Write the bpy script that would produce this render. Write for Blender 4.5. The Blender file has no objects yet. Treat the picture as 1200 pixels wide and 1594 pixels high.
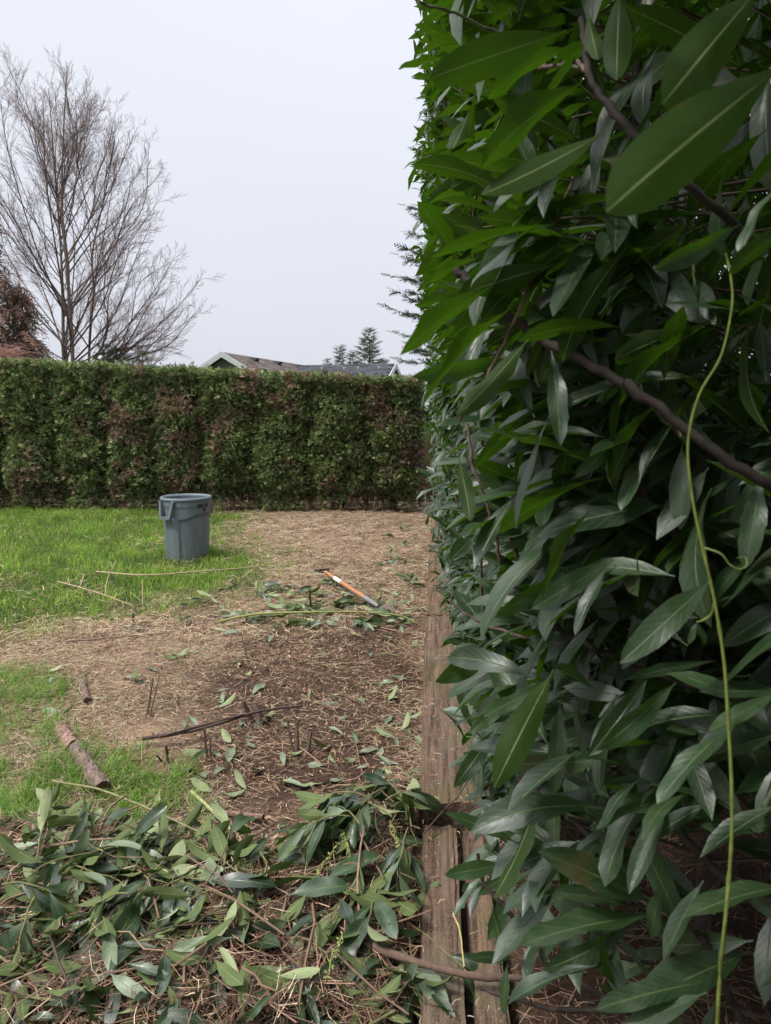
import bpy, math, random
import numpy as np
from mathutils import Matrix, Vector
R = math.radians
rng = np.random.default_rng(11)
random.seed(5)
scene = bpy.context.scene
COL = scene.collection

# ------------------------------------------------------------------ camera
CAM = np.array([0.0, 0.0, 1.55]); YAW = R(3.7); PITCH = R(7.8); FPX = 1106.0
cam_data = bpy.data.cameras.new('camera')
cam_data.sensor_fit = 'VERTICAL'; cam_data.sensor_height = 36.0
cam_data.lens = FPX / 1594.0 * 36.0
cam_data.clip_start = 0.02; cam_data.clip_end = 2000.0
cam_data.dof.use_dof = True; cam_data.dof.focus_distance = 3.6; cam_data.dof.aperture_fstop = 9.0
cam = bpy.data.objects.new('camera', cam_data); COL.objects.link(cam)
cam.location = CAM; cam.rotation_euler = (R(90) - PITCH, 0, YAW)
scene.camera = cam

# ------------------------------------------------------------------ world: overcast sky
SUN_EL, SUN_AZ = R(56), R(235)          # azimuth measured clockwise from +Y: behind and to the side of the lawn
world = bpy.data.worlds.new('World'); scene.world = world; world.use_nodes = True
nt = world.node_tree; nt.nodes.clear()
wo = nt.nodes.new('ShaderNodeOutputWorld'); bg = nt.nodes.new('ShaderNodeBackground')
tc = nt.nodes.new('ShaderNodeTexCoord'); sx = nt.nodes.new('ShaderNodeSeparateXYZ')
ramp = nt.nodes.new('ShaderNodeValToRGB')
cr = ramp.color_ramp
cr.elements[0].position = 0.0; cr.elements[0].color = (0.312, 0.324, 0.366, 1)
cr.elements[1].position = 1.0; cr.elements[1].color = (1.38, 1.40, 1.46, 1)
e = cr.elements.new(0.16); e.color = (0.336, 0.348, 0.388, 1)
e = cr.elements.new(0.48); e.color = (0.388, 0.398, 0.434, 1)
e = cr.elements.new(0.75); e.color = (0.88, 0.90, 0.96, 1)
sky = nt.nodes.new('ShaderNodeTexSky'); sky.sky_type = 'NISHITA'; sky.sun_disc = False
sky.sun_elevation = SUN_EL; sky.sun_rotation = SUN_AZ; sky.dust_density = 4.0; sky.air_density = 1.5
skm = nt.nodes.new('ShaderNodeVectorMath'); skm.operation = 'SCALE'; skm.inputs['Scale'].default_value = 0.08
mixw = nt.nodes.new('ShaderNodeMix'); mixw.data_type = 'RGBA'; mixw.inputs['Factor'].default_value = 0.06
cln = nt.nodes.new('ShaderNodeTexNoise'); cln.inputs['Scale'].default_value = 1.6; cln.inputs['Detail'].default_value = 4
clm = nt.nodes.new('ShaderNodeMapRange'); clm.inputs['To Min'].default_value = 0.94; clm.inputs['To Max'].default_value = 1.06
clx = nt.nodes.new('ShaderNodeVectorMath'); clx.operation = 'SCALE'
L = nt.links.new
L(tc.outputs['Generated'], sx.inputs[0]); L(sx.outputs['Z'], ramp.inputs['Fac'])
L(tc.outputs['Generated'], cln.inputs['Vector']); L(cln.outputs['Fac'], clm.inputs['Value'])
L(sky.outputs['Color'], skm.inputs[0])
L(ramp.outputs['Color'], clx.inputs[0]); L(clm.outputs['Result'], clx.inputs['Scale'])
L(clx.outputs['Vector'], mixw.inputs['A']); L(skm.outputs['Vector'], mixw.inputs['B'])
L(mixw.outputs['Result'], bg.inputs['Color']); bg.inputs['Strength'].default_value = 1.0
L(bg.outputs[0], wo.inputs['Surface'])

# ------------------------------------------------------------------ sun behind cloud
sd = bpy.data.lights.new('sun', 'SUN'); sd.energy = 1.5; sd.angle = R(12); sd.color = (1.0, 0.965, 0.91)
sun = bpy.data.objects.new('sun', sd); COL.objects.link(sun)
sdir = Vector((math.sin(SUN_AZ) * math.cos(SUN_EL), math.cos(SUN_AZ) * math.cos(SUN_EL), math.sin(SUN_EL)))
sun.rotation_euler = sdir.to_track_quat('Z', 'Y').to_euler()
scene.view_settings.view_transform = 'Standard'; scene.view_settings.look = 'None'
scene.view_settings.gamma = 1.0; scene.view_settings.exposure = 1.22
scene.view_settings.use_curve_mapping = False
scene.render.engine = 'CYCLES'
scene.cycles.max_bounces = 6; scene.cycles.transmission_bounces = 4; scene.cycles.transparent_max_bounces = 4
scene.cycles.use_denoising = True

# ------------------------------------------------------------------ survey helpers (photo pixel + distance -> place in metres)
_f = np.array([-math.sin(YAW) * math.cos(PITCH), math.cos(YAW) * math.cos(PITCH), -math.sin(PITCH)])
_r = np.array([math.cos(YAW), math.sin(YAW), 0.0]); _u = np.cross(_r, _f)
def P(px, py, d):
    return CAM + _f * d + _r * ((px - 600) / FPX * d) + _u * ((797 - py) / FPX * d)
def G(px, py, z=0.0):
    v = _f + _r * ((px - 600) / FPX) + _u * ((797 - py) / FPX)
    return CAM + v * ((z - CAM[2]) / v[2])
def proj(A):
    q = np.asarray(A) - CAM
    d = q @ _f; dd = np.where(np.abs(d) < 1e-6, 1e-6, d)
    return 600 + FPX * (q @ _r) / dd, 797 - FPX * (q @ _u) / dd, d
def norm(v):
    v = np.asarray(v, float); n = np.linalg.norm(v, axis=-1, keepdims=True)
    return v / np.maximum(n, 1e-9)
def sstep(a, b, x):
    t = np.clip((np.asarray(x, float) - a) / (b - a), 0, 1); return t * t * (3 - 2 * t)
_tab = np.random.default_rng(3).random((64, 64, 64))
def vnoise(x, y, z=0.0, s=1.0):
    x = np.asarray(x, float) * s; y = np.asarray(y, float) * s; z = np.zeros_like(x) + np.asarray(z, float) * s
    xi, yi, zi = np.floor(x).astype(int), np.floor(y).astype(int), np.floor(z).astype(int)
    fx, fy, fz = x - xi, y - yi, z - zi
    fx, fy, fz = fx * fx * (3 - 2 * fx), fy * fy * (3 - 2 * fy), fz * fz * (3 - 2 * fz)
    g = lambda a, b, c: _tab[(xi + a) & 63, (yi + b) & 63, (zi + c) & 63]
    return (((g(0,0,0)*(1-fx)+g(1,0,0)*fx)*(1-fy)+(g(0,1,0)*(1-fx)+g(1,1,0)*fx)*fy)*(1-fz)
            + ((g(0,0,1)*(1-fx)+g(1,0,1)*fx)*(1-fy)+(g(0,1,1)*(1-fx)+g(1,1,1)*fx)*fy)*fz)
def fbm(x, y, z=0.0, s=1.0):
    return (vnoise(x, y, z, s) * .55 + vnoise(x, y, z, s * 2.13) * .28 + vnoise(x, y, z, s * 4.7) * .17)
def inpoly(x, y, poly):
    inside = np.zeros(np.shape(x), bool); n = len(poly); j = n - 1
    for i in range(n):
        xi, yi = poly[i]; xj, yj = poly[j]
        c = ((yi > y) != (yj > y)) & (x < (xj - xi) * (y - yi) / (yj - yi + 1e-12) + xi)
        inside ^= c; j = i
    return inside

# ------------------------------------------------------------------ mesh helpers
class Acc:
    """collects vertices, triangles and quads, with colour / leaf coordinates per vertex"""
    def __init__(s): s.v = []; s.t = []; s.q = []; s.c = []; s.l = []; s.n = 0
    def add(s, V, F, col=None, luv=None):
        V = np.asarray(V, float).reshape(-1, 3); F = np.asarray(F, int)
        (s.t if F.shape[1] == 3 else s.q).append(F + s.n)
        s.v.append(V)
        c = np.ones((len(V), 4))
        if col is not None: c[:, :3] = col
        s.c.append(c)
        s.l.append(np.zeros((len(V), 3)) if luv is None else luv)
        s.n += len(V)
    def mesh(s, name, mat, smooth=False):
        me = bpy.data.meshes.new(name)
        V = np.concatenate(s.v)
        T = np.concatenate(s.t) if s.t else np.zeros((0, 3), int)
        Q = np.concatenate(s.q) if s.q else np.zeros((0, 4), int)
        me.vertices.add(len(V)); me.vertices.foreach_set('co', V.astype(np.float32).ravel())
        nl = T.size + Q.size; npoly = len(T) + len(Q)
        me.loops.add(nl); me.loops.foreach_set('vertex_index', np.concatenate([T.ravel(), Q.ravel()]).astype(np.int32))
        me.polygons.add(npoly)
        tot = np.concatenate([np.full(len(T), 3), np.full(len(Q), 4)])
        st = np.concatenate([[0], np.cumsum(tot)[:-1]]) if npoly else np.zeros(0)
        me.polygons.foreach_set('loop_start', st.astype(np.int32))
        me.update(calc_edges=True)
        me.polygons.foreach_set('use_smooth', np.full(npoly, smooth))
        a = me.attributes.new('Col', 'FLOAT_COLOR', 'POINT'); a.data.foreach_set('color', np.concatenate(s.c).astype(np.float32).ravel())
        a = me.attributes.new('luv', 'FLOAT_VECTOR', 'POINT'); a.data.foreach_set('vector', np.concatenate(s.l).astype(np.float32).ravel())
        me.materials.append(mat); me.validate()
        return me
    def build(s, name, mat, parent=None, smooth=False):
        o = bpy.data.objects.new(name, s.mesh(name, mat, smooth)); COL.objects.link(o)
        if parent is not None: o.parent = parent
        return o
def tag(o, label=None, cat=None, group=None, kind=None):
    if label: o['label'] = label
    if cat: o['category'] = cat
    if group: o['group'] = group
    if kind: o['kind'] = kind
    return o
def empty(name, loc=(0, 0, 0)):
    o = bpy.data.objects.new(name, None); COL.objects.link(o); o.location = [float(a) for a in loc]; o.empty_display_size = 0.1
    return o
def tubes(Pth, Rad, n=5, cap=True):
    """Pth (N,K,3), Rad (N,K) -> verts, quads of N tapered tubes"""
    Pth = np.asarray(Pth, float); Rad = np.asarray(Rad, float); N, K, _ = Pth.shape
    T = np.empty_like(Pth); T[:, 1:-1] = Pth[:, 2:] - Pth[:, :-2]; T[:, 0] = Pth[:, 1] - Pth[:, 0]; T[:, -1] = Pth[:, -1] - Pth[:, -2]
    T = norm(T); ref = np.where(np.abs(T[:, :1, 2:3]) < .9, np.array([0, 0, 1.0]), np.array([1.0, 0, 0]))
    U = norm(np.cross(T, np.broadcast_to(ref, T.shape))); W = np.cross(T, U)
    a = np.arange(n) * 2 * math.pi / n
    V = Pth[:, :, None] + Rad[:, :, None, None] * (U[:, :, None] * np.cos(a)[None, None, :, None] + W[:, :, None] * np.sin(a)[None, None, :, None])
    i, k, j = np.meshgrid(np.arange(N), np.arange(K - 1), np.arange(n), indexing='ij')
    b = i * K * n; j2 = (j + 1) % n
    F = np.stack([b + k * n + j, b + k * n + j2, b + (k + 1) * n + j2, b + (k + 1) * n + j], -1).reshape(-1, 4)
    return V.reshape(-1, 3), F
def spline(pts, k):
    """Catmull-Rom through pts (rows of any width), k samples per span"""
    p = np.asarray(pts, float); p = np.vstack([2 * p[0] - p[1], p, 2 * p[-1] - p[-2]]); out = []
    for i in range(1, len(p) - 2):
        for t in np.arange(k) / k:
            a, b, c, d = p[i - 1], p[i], p[i + 1], p[i + 2]
            out.append(.5 * (2 * b + (c - a) * t + (2 * a - 5 * b + 4 * c - d) * t * t + (3 * b - a - 3 * c + d) * t ** 3))
    out.append(p[-2]); return np.array(out)
def tube_acc(acc, path, rad, n=7, col=None, rough=0.0):
    path = np.asarray(path, float); rad = np.zeros(len(path)) + np.asarray(rad, float)
    V, F = tubes(path[None], rad[None], n)
    if rough:
        c = np.repeat(path, n, 0); V = c + (V - c) * (1 + rough * (rng.random((len(V), 1)) - .5) * 2)
    o = acc.n; acc.add(V, F, col)
    for e in (0, len(path) - 1):                        # end caps as fans
        vv = V[e * n:(e + 1) * n]; cc = vv.mean(0)
        idx = np.array([[0, 1 + k, 1 + (k + 1) % n] for k in range(n)])
        acc.add(np.vstack([cc[None], vv]), idx if e else idx[:, ::-1], None if col is None else (np.asarray(col) if np.ndim(col) == 1 else col[0]))
def box_acc(acc, lo, hi, col=None):
    x0, y0, z0 = lo; x1, y1, z1 = hi
    V = [(x0,y0,z0),(x1,y0,z0),(x1,y1,z0),(x0,y1,z0),(x0,y0,z1),(x1,y0,z1),(x1,y1,z1),(x0,y1,z1)]
    acc.add(V, [(0,3,2,1),(4,5,6,7),(0,1,5,4),(1,2,6,5),(2,3,7,6),(3,0,4,7)], col)

# ------------------------------------------------------------------ materials
def new_mat(name):
    m = bpy.data.materials.new(name); m.use_nodes = True; nt = m.node_tree; nt.nodes.clear()
    out = nt.nodes.new('ShaderNodeOutputMaterial')
    def N(t, **kw):
        n = nt.nodes.new(t)
        for k, v in kw.items():
            if k.startswith('_'): setattr(n, k[1:], v)
            else: n.inputs[k.replace('__', ' ')].default_value = v
        return n
    return m, nt, out, N, nt.links.new
def mathn(N, L, op, a, b=None, c=None, clamp=False):
    n = N('ShaderNodeMath', _operation=op, _use_clamp=clamp)
    for i, x in enumerate((a, b, c)):
        if x is None: continue
        if isinstance(x, (int, float)): n.inputs[i].default_value = x
        else: L(x, n.inputs[i])
    return n.outputs[0]
def mixc(N, L, f, a, b, blend='MIX'):
    n = N('ShaderNodeMix', _data_type='RGBA', _blend_type=blend)
    for k, x in (('Factor', f), ('A', a), ('B', b)):
        s = n.inputs[k] if k == 'Factor' else [i for i in n.inputs if i.name == k and i.type == 'RGBA'][0]
        if isinstance(x, (int, float)): s.default_value = x
        elif isinstance(x, tuple): s.default_value = (*x, 1)
        else: L(x, s)
    return [o for o in n.outputs if o.type == 'RGBA'][0]
def laurel_material(name, dark, mid, under, trans, tfac=0.25, rough=0.36):
    m, nt, out, N, L = new_mat(name)
    at = N('ShaderNodeAttribute', _attribute_name='luv'); sp = N('ShaderNodeSeparateXYZ'); L(at.outputs['Vector'], sp.inputs[0])
    oi = N('ShaderNodeObjectInfo')
    r = mathn(N, L, 'FRACT', mathn(N, L, 'ADD', sp.outputs['Z'], oi.outputs['Random']))
    c = mathn(N, L, 'ABSOLUTE', mathn(N, L, 'SUBTRACT', sp.outputs['X'], 0.5))
    rib = mathn(N, L, 'SUBTRACT', 1.0, mathn(N, L, 'MULTIPLY', c, 30.0, clamp=True), clamp=True)
    ph = mathn(N, L, 'SUBTRACT', mathn(N, L, 'MULTIPLY', sp.outputs['Y'], 62.0), mathn(N, L, 'MULTIPLY', c, 26.0))
    vein = mathn(N, L, 'POWER', mathn(N, L, 'MULTIPLY_ADD', mathn(N, L, 'SINE', ph), 0.5, 0.5), 5.0)
    geo = N('ShaderNodeNewGeometry')
    nz = N('ShaderNodeTexNoise', Scale=28.0, Detail=4.0); L(geo.outputs['Position'], nz.inputs['Vector'])
    r2 = mathn(N, L, 'ADD', mathn(N, L, 'MULTIPLY', r, 0.8), mathn(N, L, 'MULTIPLY', mathn(N, L, 'SUBTRACT', nz.outputs['Fac'], 0.5), 0.9), clamp=True)
    up = mixc(N, L, r2, dark, mid)
    up = mixc(N, L, mathn(N, L, 'MULTIPLY', vein, 0.22), up, tuple(min(1, a * 1.6 + .01) for a in mid))
    up = mixc(N, L, mathn(N, L, 'MULTIPLY', rib, 0.55), up, (0.20, 0.27, 0.09))
    un = mixc(N, L, r2, tuple(a * .75 for a in under), under)
    un = mixc(N, L, mathn(N, L, 'MULTIPLY', rib, 0.75), un, (0.30, 0.36, 0.16))
    base = mixc(N, L, geo.outputs['Backfacing'], up, un)
    sp2 = N('ShaderNodeTexNoise', Scale=140.0, Detail=1.0); L(geo.outputs['Position'], sp2.inputs['Vector'])
    spot = mathn(N, L, 'GREATER_THAN', sp2.outputs['Fac'], 0.70)
    base = mixc(N, L, mathn(N, L, 'MULTIPLY', spot, 0.5), base, (0.05, 0.035, 0.012))
    dn = N('ShaderNodeTexNoise', Scale=11.0, Detail=3.0); L(geo.outputs['Position'], dn.inputs['Vector'])
    edg = mathn(N, L, 'MULTIPLY', mathn(N, L, 'SUBTRACT', mathn(N, L, 'ADD', dn.outputs['Fac'], mathn(N, L, 'MULTIPLY', mathn(N, L, 'SUBTRACT', c, .44, clamp=True), 2.2)), .66, clamp=True), 9.0, clamp=True)
    base = mixc(N, L, mathn(N, L, 'MULTIPLY', edg, .7), base, (0.10, 0.062, 0.022))
    painted_sheen = mathn(N, L, 'MULTIPLY', mathn(N, L, 'SUBTRACT', nz.outputs['Fac'], .52, clamp=True), 1.1, clamp=True)  # pale grey painted into upper faces, standing in for silvery sky sheen
    base = mixc(N, L, mathn(N, L, 'MULTIPLY', painted_sheen, mathn(N, L, 'SUBTRACT', 1.0, geo.outputs['Backfacing'])), base, (0.13, 0.13, 0.105))
    rg = mathn(N, L, 'ADD', mathn(N, L, 'MULTIPLY', nz.outputs['Fac'], 0.22), mathn(N, L, 'MULTIPLY_ADD', geo.outputs['Backfacing'], 0.22, rough - .1))
    bp = N('ShaderNodeBump', Strength=0.35, Distance=0.004)
    hgt = mathn(N, L, 'ADD', mathn(N, L, 'MULTIPLY', vein, -0.07), mathn(N, L, 'ADD', mathn(N, L, 'MULTIPLY', rib, -.6), mathn(N, L, 'MULTIPLY', nz.outputs['Fac'], .45)))
    L(hgt, bp.inputs['Height'])
    pb = N('ShaderNodeBsdfPrincipled'); L(base, pb.inputs['Base Color']); pb.inputs['Specular IOR Level'].default_value = 1.0; L(mathn(N, L, 'MULTIPLY_ADD', geo.outputs['Backfacing'], -.55, .72), pb.inputs['Specular IOR Level']); L(rg, pb.inputs['Roughness']); L(bp.outputs[0], pb.inputs['Normal'])
    tr = N('ShaderNodeBsdfTranslucent'); tr.inputs['Color'].default_value = (*trans, 1)
    ms = N('ShaderNodeMixShader'); ms.inputs[0].default_value = tfac
    L(pb.outputs[0], ms.inputs[1]); L(tr.outputs[0], ms.inputs[2]); L(ms.outputs[0], out.inputs['Surface'])
    return m
def attr_material(name, rough=0.85, trans=0.0, noise=(30.0, 0.5), bump=0.0, tcol=1.6, spec=0.3):
    m, nt, out, N, L = new_mat(name)
    at = N('ShaderNodeAttribute', _attribute_name='Col'); geo = N('ShaderNodeNewGeometry')
    nz = N('ShaderNodeTexNoise', Scale=noise[0], Detail=5.0); L(geo.outputs['Position'], nz.inputs['Vector'])
    k = mathn(N, L, 'MULTIPLY_ADD', mathn(N, L, 'SUBTRACT', nz.outputs['Fac'], 0.5), noise[1] * 2.4, 1.0)
    vm = N('ShaderNodeVectorMath', _operation='SCALE'); L(at.outputs['Color'], vm.inputs[0]); L(k, vm.inputs['Scale'])
    pb = N('ShaderNodeBsdfPrincipled', Roughness=rough); L(vm.outputs[0], pb.inputs['Base Color']); pb.inputs['Specular IOR Level'].default_value = spec
    if bump:
        bp = N('ShaderNodeBump', Strength=1.0, Distance=bump); L(nz.outputs['Fac'], bp.inputs['Height']); L(bp.outputs[0], pb.inputs['Normal'])
    if trans:
        tr = N('ShaderNodeBsdfTranslucent'); v2 = N('ShaderNodeVectorMath', _operation='SCALE', Scale=tcol); L(vm.outputs[0], v2.inputs[0]); L(v2.outputs[0], tr.inputs['Color'])
        ms = N('ShaderNodeMixShader'); ms.inputs[0].default_value = trans
        L(pb.outputs[0], ms.inputs[1]); L(tr.outputs[0], ms.inputs[2]); L(ms.outputs[0], out.inputs['Surface'])
    else: L(pb.outputs[0], out.inputs['Surface'])
    return m
def wood_material():
    m, nt, out, N, L = new_mat('weathered_tie')
    to = N('ShaderNodeTexCoord'); mp = N('ShaderNodeMapping'); mp.inputs['Scale'].default_value = (55, 2.6, 55); L(to.outputs['Object'], mp.inputs['Vector'])
    g = N('ShaderNodeTexNoise', Scale=1.0, Detail=7.0, Roughness=0.65); L(mp.outputs[0], g.inputs['Vector'])
    cr = N('ShaderNodeTexNoise', Scale=170.0, Detail=3.0, Roughness=0.7); L(to.outputs['Object'], cr.inputs['Vector'])
    bl = N('ShaderNodeTexNoise', Scale=4.5, Detail=4.0); L(to.outputs['Object'], bl.inputs['Vector'])
    rp = N('ShaderNodeValToRGB'); e = rp.color_ramp.elements
    e[0].position = .36; e[0].color = (0.028, 0.018, 0.013, 1); e[1].position = .72; e[1].color = (0.25, 0.175, 0.128, 1)
    x = rp.color_ramp.elements.new(.5); x.color = (0.135, 0.089, 0.063, 1); L(g.outputs['Fac'], rp.inputs[0])
    c = mixc(N, L, mathn(N, L, 'MULTIPLY', mathn(N, L, 'SUBTRACT', cr.outputs['Fac'], .42, clamp=True), 2.6, clamp=True), rp.outputs[0], (0.26, 0.185, 0.14))
    c = mixc(N, L, mathn(N, L, 'MULTIPLY', mathn(N, L, 'SUBTRACT', bl.outputs['Fac'], .54, clamp=True), 4.0, clamp=True), c, (0.15, 0.135, 0.095))
    at = N('ShaderNodeAttribute', _attribute_name='Col'); c = mixc(N, L, 1.0, c, at.outputs['Color'], 'MULTIPLY')
    bp = N('ShaderNodeBump', Strength=1.0, Distance=0.012)
    L(mathn(N, L, 'ADD', g.outputs['Fac'], mathn(N, L, 'MULTIPLY', cr.outputs['Fac'], .55)), bp.inputs['Height'])
    pb = N('ShaderNodeBsdfPrincipled', Roughness=.9); pb.inputs['Specular IOR Level'].default_value = .2
    L(c, pb.inputs['Base Color']); L(bp.outputs[0], pb.inputs['Normal']); L(pb.outputs[0], out.inputs['Surface'])
    return m
def plastic_material(name, col, rough=.5, mud=False):
    m, nt, out, N, L = new_mat(name)
    to = N('ShaderNodeTexCoord'); nz = N('ShaderNodeTexNoise', Scale=7.0, Detail=6.0); L(to.outputs['Object'], nz.inputs['Vector'])
    sc = N('ShaderNodeTexNoise', Scale=60.0, Detail=4.0); L(to.outputs['Object'], sc.inputs['Vector'])
    c = mixc(N, L, mathn(N, L, 'MULTIPLY', nz.outputs['Fac'], .7), tuple(a * 1.15 for a in col), tuple(a * .7 for a in col))
    c = mixc(N, L, mathn(N, L, 'MULTIPLY', mathn(N, L, 'GREATER_THAN', sc.outputs['Fac'], .66), .25), c, tuple(min(1, a * 1.8) for a in col))
    if mud:
        sz = N('ShaderNodeSeparateXYZ'); L(to.outputs['Object'], sz.inputs[0]); m2 = N('ShaderNodeTexNoise', Scale=14.0, Detail=6.0, Roughness=.7); L(to.outputs['Object'], m2.inputs['Vector'])
        k = mathn(N, L, 'MULTIPLY', mathn(N, L, 'SUBTRACT', mathn(N, L, 'SUBTRACT', m2.outputs['Fac'], mathn(N, L, 'MULTIPLY', sz.outputs['Z'], .45)), .40, clamp=True), 5.0, clamp=True)
        c = mixc(N, L, mathn(N, L, 'MULTIPLY', k, .75), c, (.10, .085, .06))
        st = N('ShaderNodeMapping'); st.inputs['Scale'].default_value = (40, 40, 2.2); L(to.outputs['Object'], st.inputs['Vector']); s3 = N('ShaderNodeTexNoise', Scale=1.0, Detail=3.0); L(st.outputs[0], s3.inputs['Vector'])
        c = mixc(N, L, mathn(N, L, 'MULTIPLY', mathn(N, L, 'SUBTRACT', s3.outputs['Fac'], .55, clamp=True), 2.0, clamp=True), c, (.25, .27, .28))
    pb = N('ShaderNodeBsdfPrincipled'); L(c, pb.inputs['Base Color'])
    L(mathn(N, L, 'MULTIPLY_ADD', nz.outputs['Fac'], .3, rough - .15), pb.inputs['Roughness']); L(pb.outputs[0], out.inputs['Surface'])
    return m
def ground_material():
    m, nt, out, N, L = new_mat('needle_covered_soil')
    at = N('ShaderNodeAttribute', _attribute_name='Col'); geo = N('ShaderNodeNewGeometry')
    n1 = N('ShaderNodeTexNoise', Scale=9.0, Detail=8.0, Roughness=.7); n2 = N('ShaderNodeTexNoise', Scale=85.0, Detail=5.0, Roughness=.75)
    for n in (n1, n2): L(geo.outputs['Position'], n.inputs['Vector'])
    k = mathn(N, L, 'ADD', mathn(N, L, 'MULTIPLY', n1.outputs['Fac'], .9), mathn(N, L, 'MULTIPLY_ADD', n2.outputs['Fac'], 1.7, -.3))
    vm = N('ShaderNodeVectorMath', _operation='SCALE'); L(at.outputs['Color'], vm.inputs[0]); L(k, vm.inputs['Scale'])
    bp = N('ShaderNodeBump', Strength=1.0, Distance=.02); L(mathn(N, L, 'ADD', n2.outputs['Fac'], n1.outputs['Fac']), bp.inputs['Height'])
    pb = N('ShaderNodeBsdfPrincipled', Roughness=.95); pb.inputs['Specular IOR Level'].default_value = .15
    L(vm.outputs[0], pb.inputs['Base Color']); L(bp.outputs[0], pb.inputs['Normal']); L(pb.outputs[0], out.inputs['Surface'])
    return m
M = {}
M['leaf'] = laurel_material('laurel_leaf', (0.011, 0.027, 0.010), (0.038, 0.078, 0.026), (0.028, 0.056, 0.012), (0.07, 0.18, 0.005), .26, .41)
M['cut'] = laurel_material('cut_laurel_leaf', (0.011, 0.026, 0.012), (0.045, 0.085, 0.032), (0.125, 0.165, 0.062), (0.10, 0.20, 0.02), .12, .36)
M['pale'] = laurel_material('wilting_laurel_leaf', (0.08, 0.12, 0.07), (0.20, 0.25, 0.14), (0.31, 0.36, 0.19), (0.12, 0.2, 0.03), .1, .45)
M['twig'] = attr_material('twig_bark', .8, noise=(60, .5), bump=.002)
M['grass'] = attr_material('grass_blades', .6, trans=.35, noise=(2.5, .35))
M['litter'] = attr_material('dry_litter', .9, noise=(50, .4))
M['cedar'] = attr_material('cedar_sprays', .75, trans=.15, noise=(8, .4))
M['bark'] = attr_material('rough_bark', .95, noise=(40, .7), bump=.012)
M['paint'] = attr_material('painted_board', .7, noise=(5, .15))
M['shingle'] = attr_material('asphalt_shingle', 1.0, noise=(14, .35), spec=.0)
M['steel'] = attr_material('worn_metal', .45, noise=(60, .3), spec=.6)
M['handle'] = attr_material('lacquered_handle', .45, noise=(25, .2))
M['tie'] = wood_material()
M['ground'] = ground_material()
M['bin'] = plastic_material('grey_plastic', (0.115, 0.145, 0.165), .5, True)
M['ink'] = plastic_material('dark_print', (0.015, 0.015, 0.018), .5)
m_, nt_, out_, N_, L_ = new_mat('window_glass')
pb_ = N_('ShaderNodeBsdfPrincipled', Roughness=.08); pb_.inputs['Base Color'].default_value = (.02, .025, .03, 1); L_(pb_.outputs[0], out_.inputs['Surface'])
M['glass'] = m_

# ------------------------------------------------------------------ ground
def gxy(pts): return [tuple(G(a, b)[:2]) for a, b in pts]
LAWN = gxy([(-420, 782), (330, 797), (385, 800), (345, 850), (430, 868), (405, 905), (300, 940), (200, 953), (100, 972), (0, 1003), (-420, 1100)])
LAWN2 = gxy([(345, 850), (430, 830), (500, 880), (470, 925), (400, 940), (300, 945)])
TUFT1 = gxy([(-200, 1045), (60, 1046), (118, 1075), (95, 1108), (-200, 1125)])
TUFT2 = gxy([(-200, 1125), (100, 1128), (190, 1165), (275, 1190), (300, 1240), (275, 1325), (120, 1345), (-200, 1330)])
SOIL = gxy([(400, 985), (660, 960), (656, 1260), (400, 1270), (300, 1190), (330, 1060)])
PILE = gxy([(-260, 1310), (100, 1325), (330, 1350), (440, 1395), (520, 1290), (600, 1245), (652, 1225), (668, 1700), (-400, 1700)])
def soft(poly, x, y, w):
    s = np.zeros(np.shape(x))
    for dx, dy in ((0, 0), (w, 0), (-w, 0), (0, w), (0, -w), (.7*w, .7*w), (-.7*w, .7*w), (.7*w, -.7*w), (-.7*w, -.7*w)):
        s = s + inpoly(x + dx, y + dy, poly)
    return s / 9.0
def jit(x, y, a=.55, s=1.9):
    return x + (fbm(x, y, 1.3, s) - .5) * 2 * a, y + (fbm(x, y, 7.7, s) - .5) * 2 * a
def m_lawn(x, y):
    u, v = jit(x, y); return soft(LAWN, u, v, .42) ** 1.3
def m_tuft(x, y):
    u, v = jit(x, y, .16, 4.0); return np.maximum(soft(TUFT1, u, v, .07) * .55, soft(TUFT2, u, v, .08) * (.15 + .85 * sstep(.42, .6, fbm(x, y, 3.3, 5.0))))
def m_soil(x, y):
    u, v = jit(x, y, .25, 2.5); return soft(SOIL, u, v, .18)
def m_pile(x, y):
    u, v = jit(x, y, .08, 4.0); return soft(PILE, u, v, .08)
def bed(x): return sstep(.17, .27, x)
def gz(x, y):
    x = np.asarray(x, float); y = np.asarray(y, float)
    h = (fbm(x, y, 0, .9) - .5) * .10 + (fbm(x, y, 5, 4.0) - .5) * .035
    h = h * sstep(-.02, -.5, x) * np.where(y < 11, 1, .3) + m_pile(x, y) * (.07 + .09 * fbm(x, y, 2, 5.0)) * sstep(.02, -.06, x)
    return h + bed(x) * (.085 + (fbm(x, y, 9, 3.0) - .5) * .05) - .02 * sstep(-.15, -.03, x) * (1 - bed(x))
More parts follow.
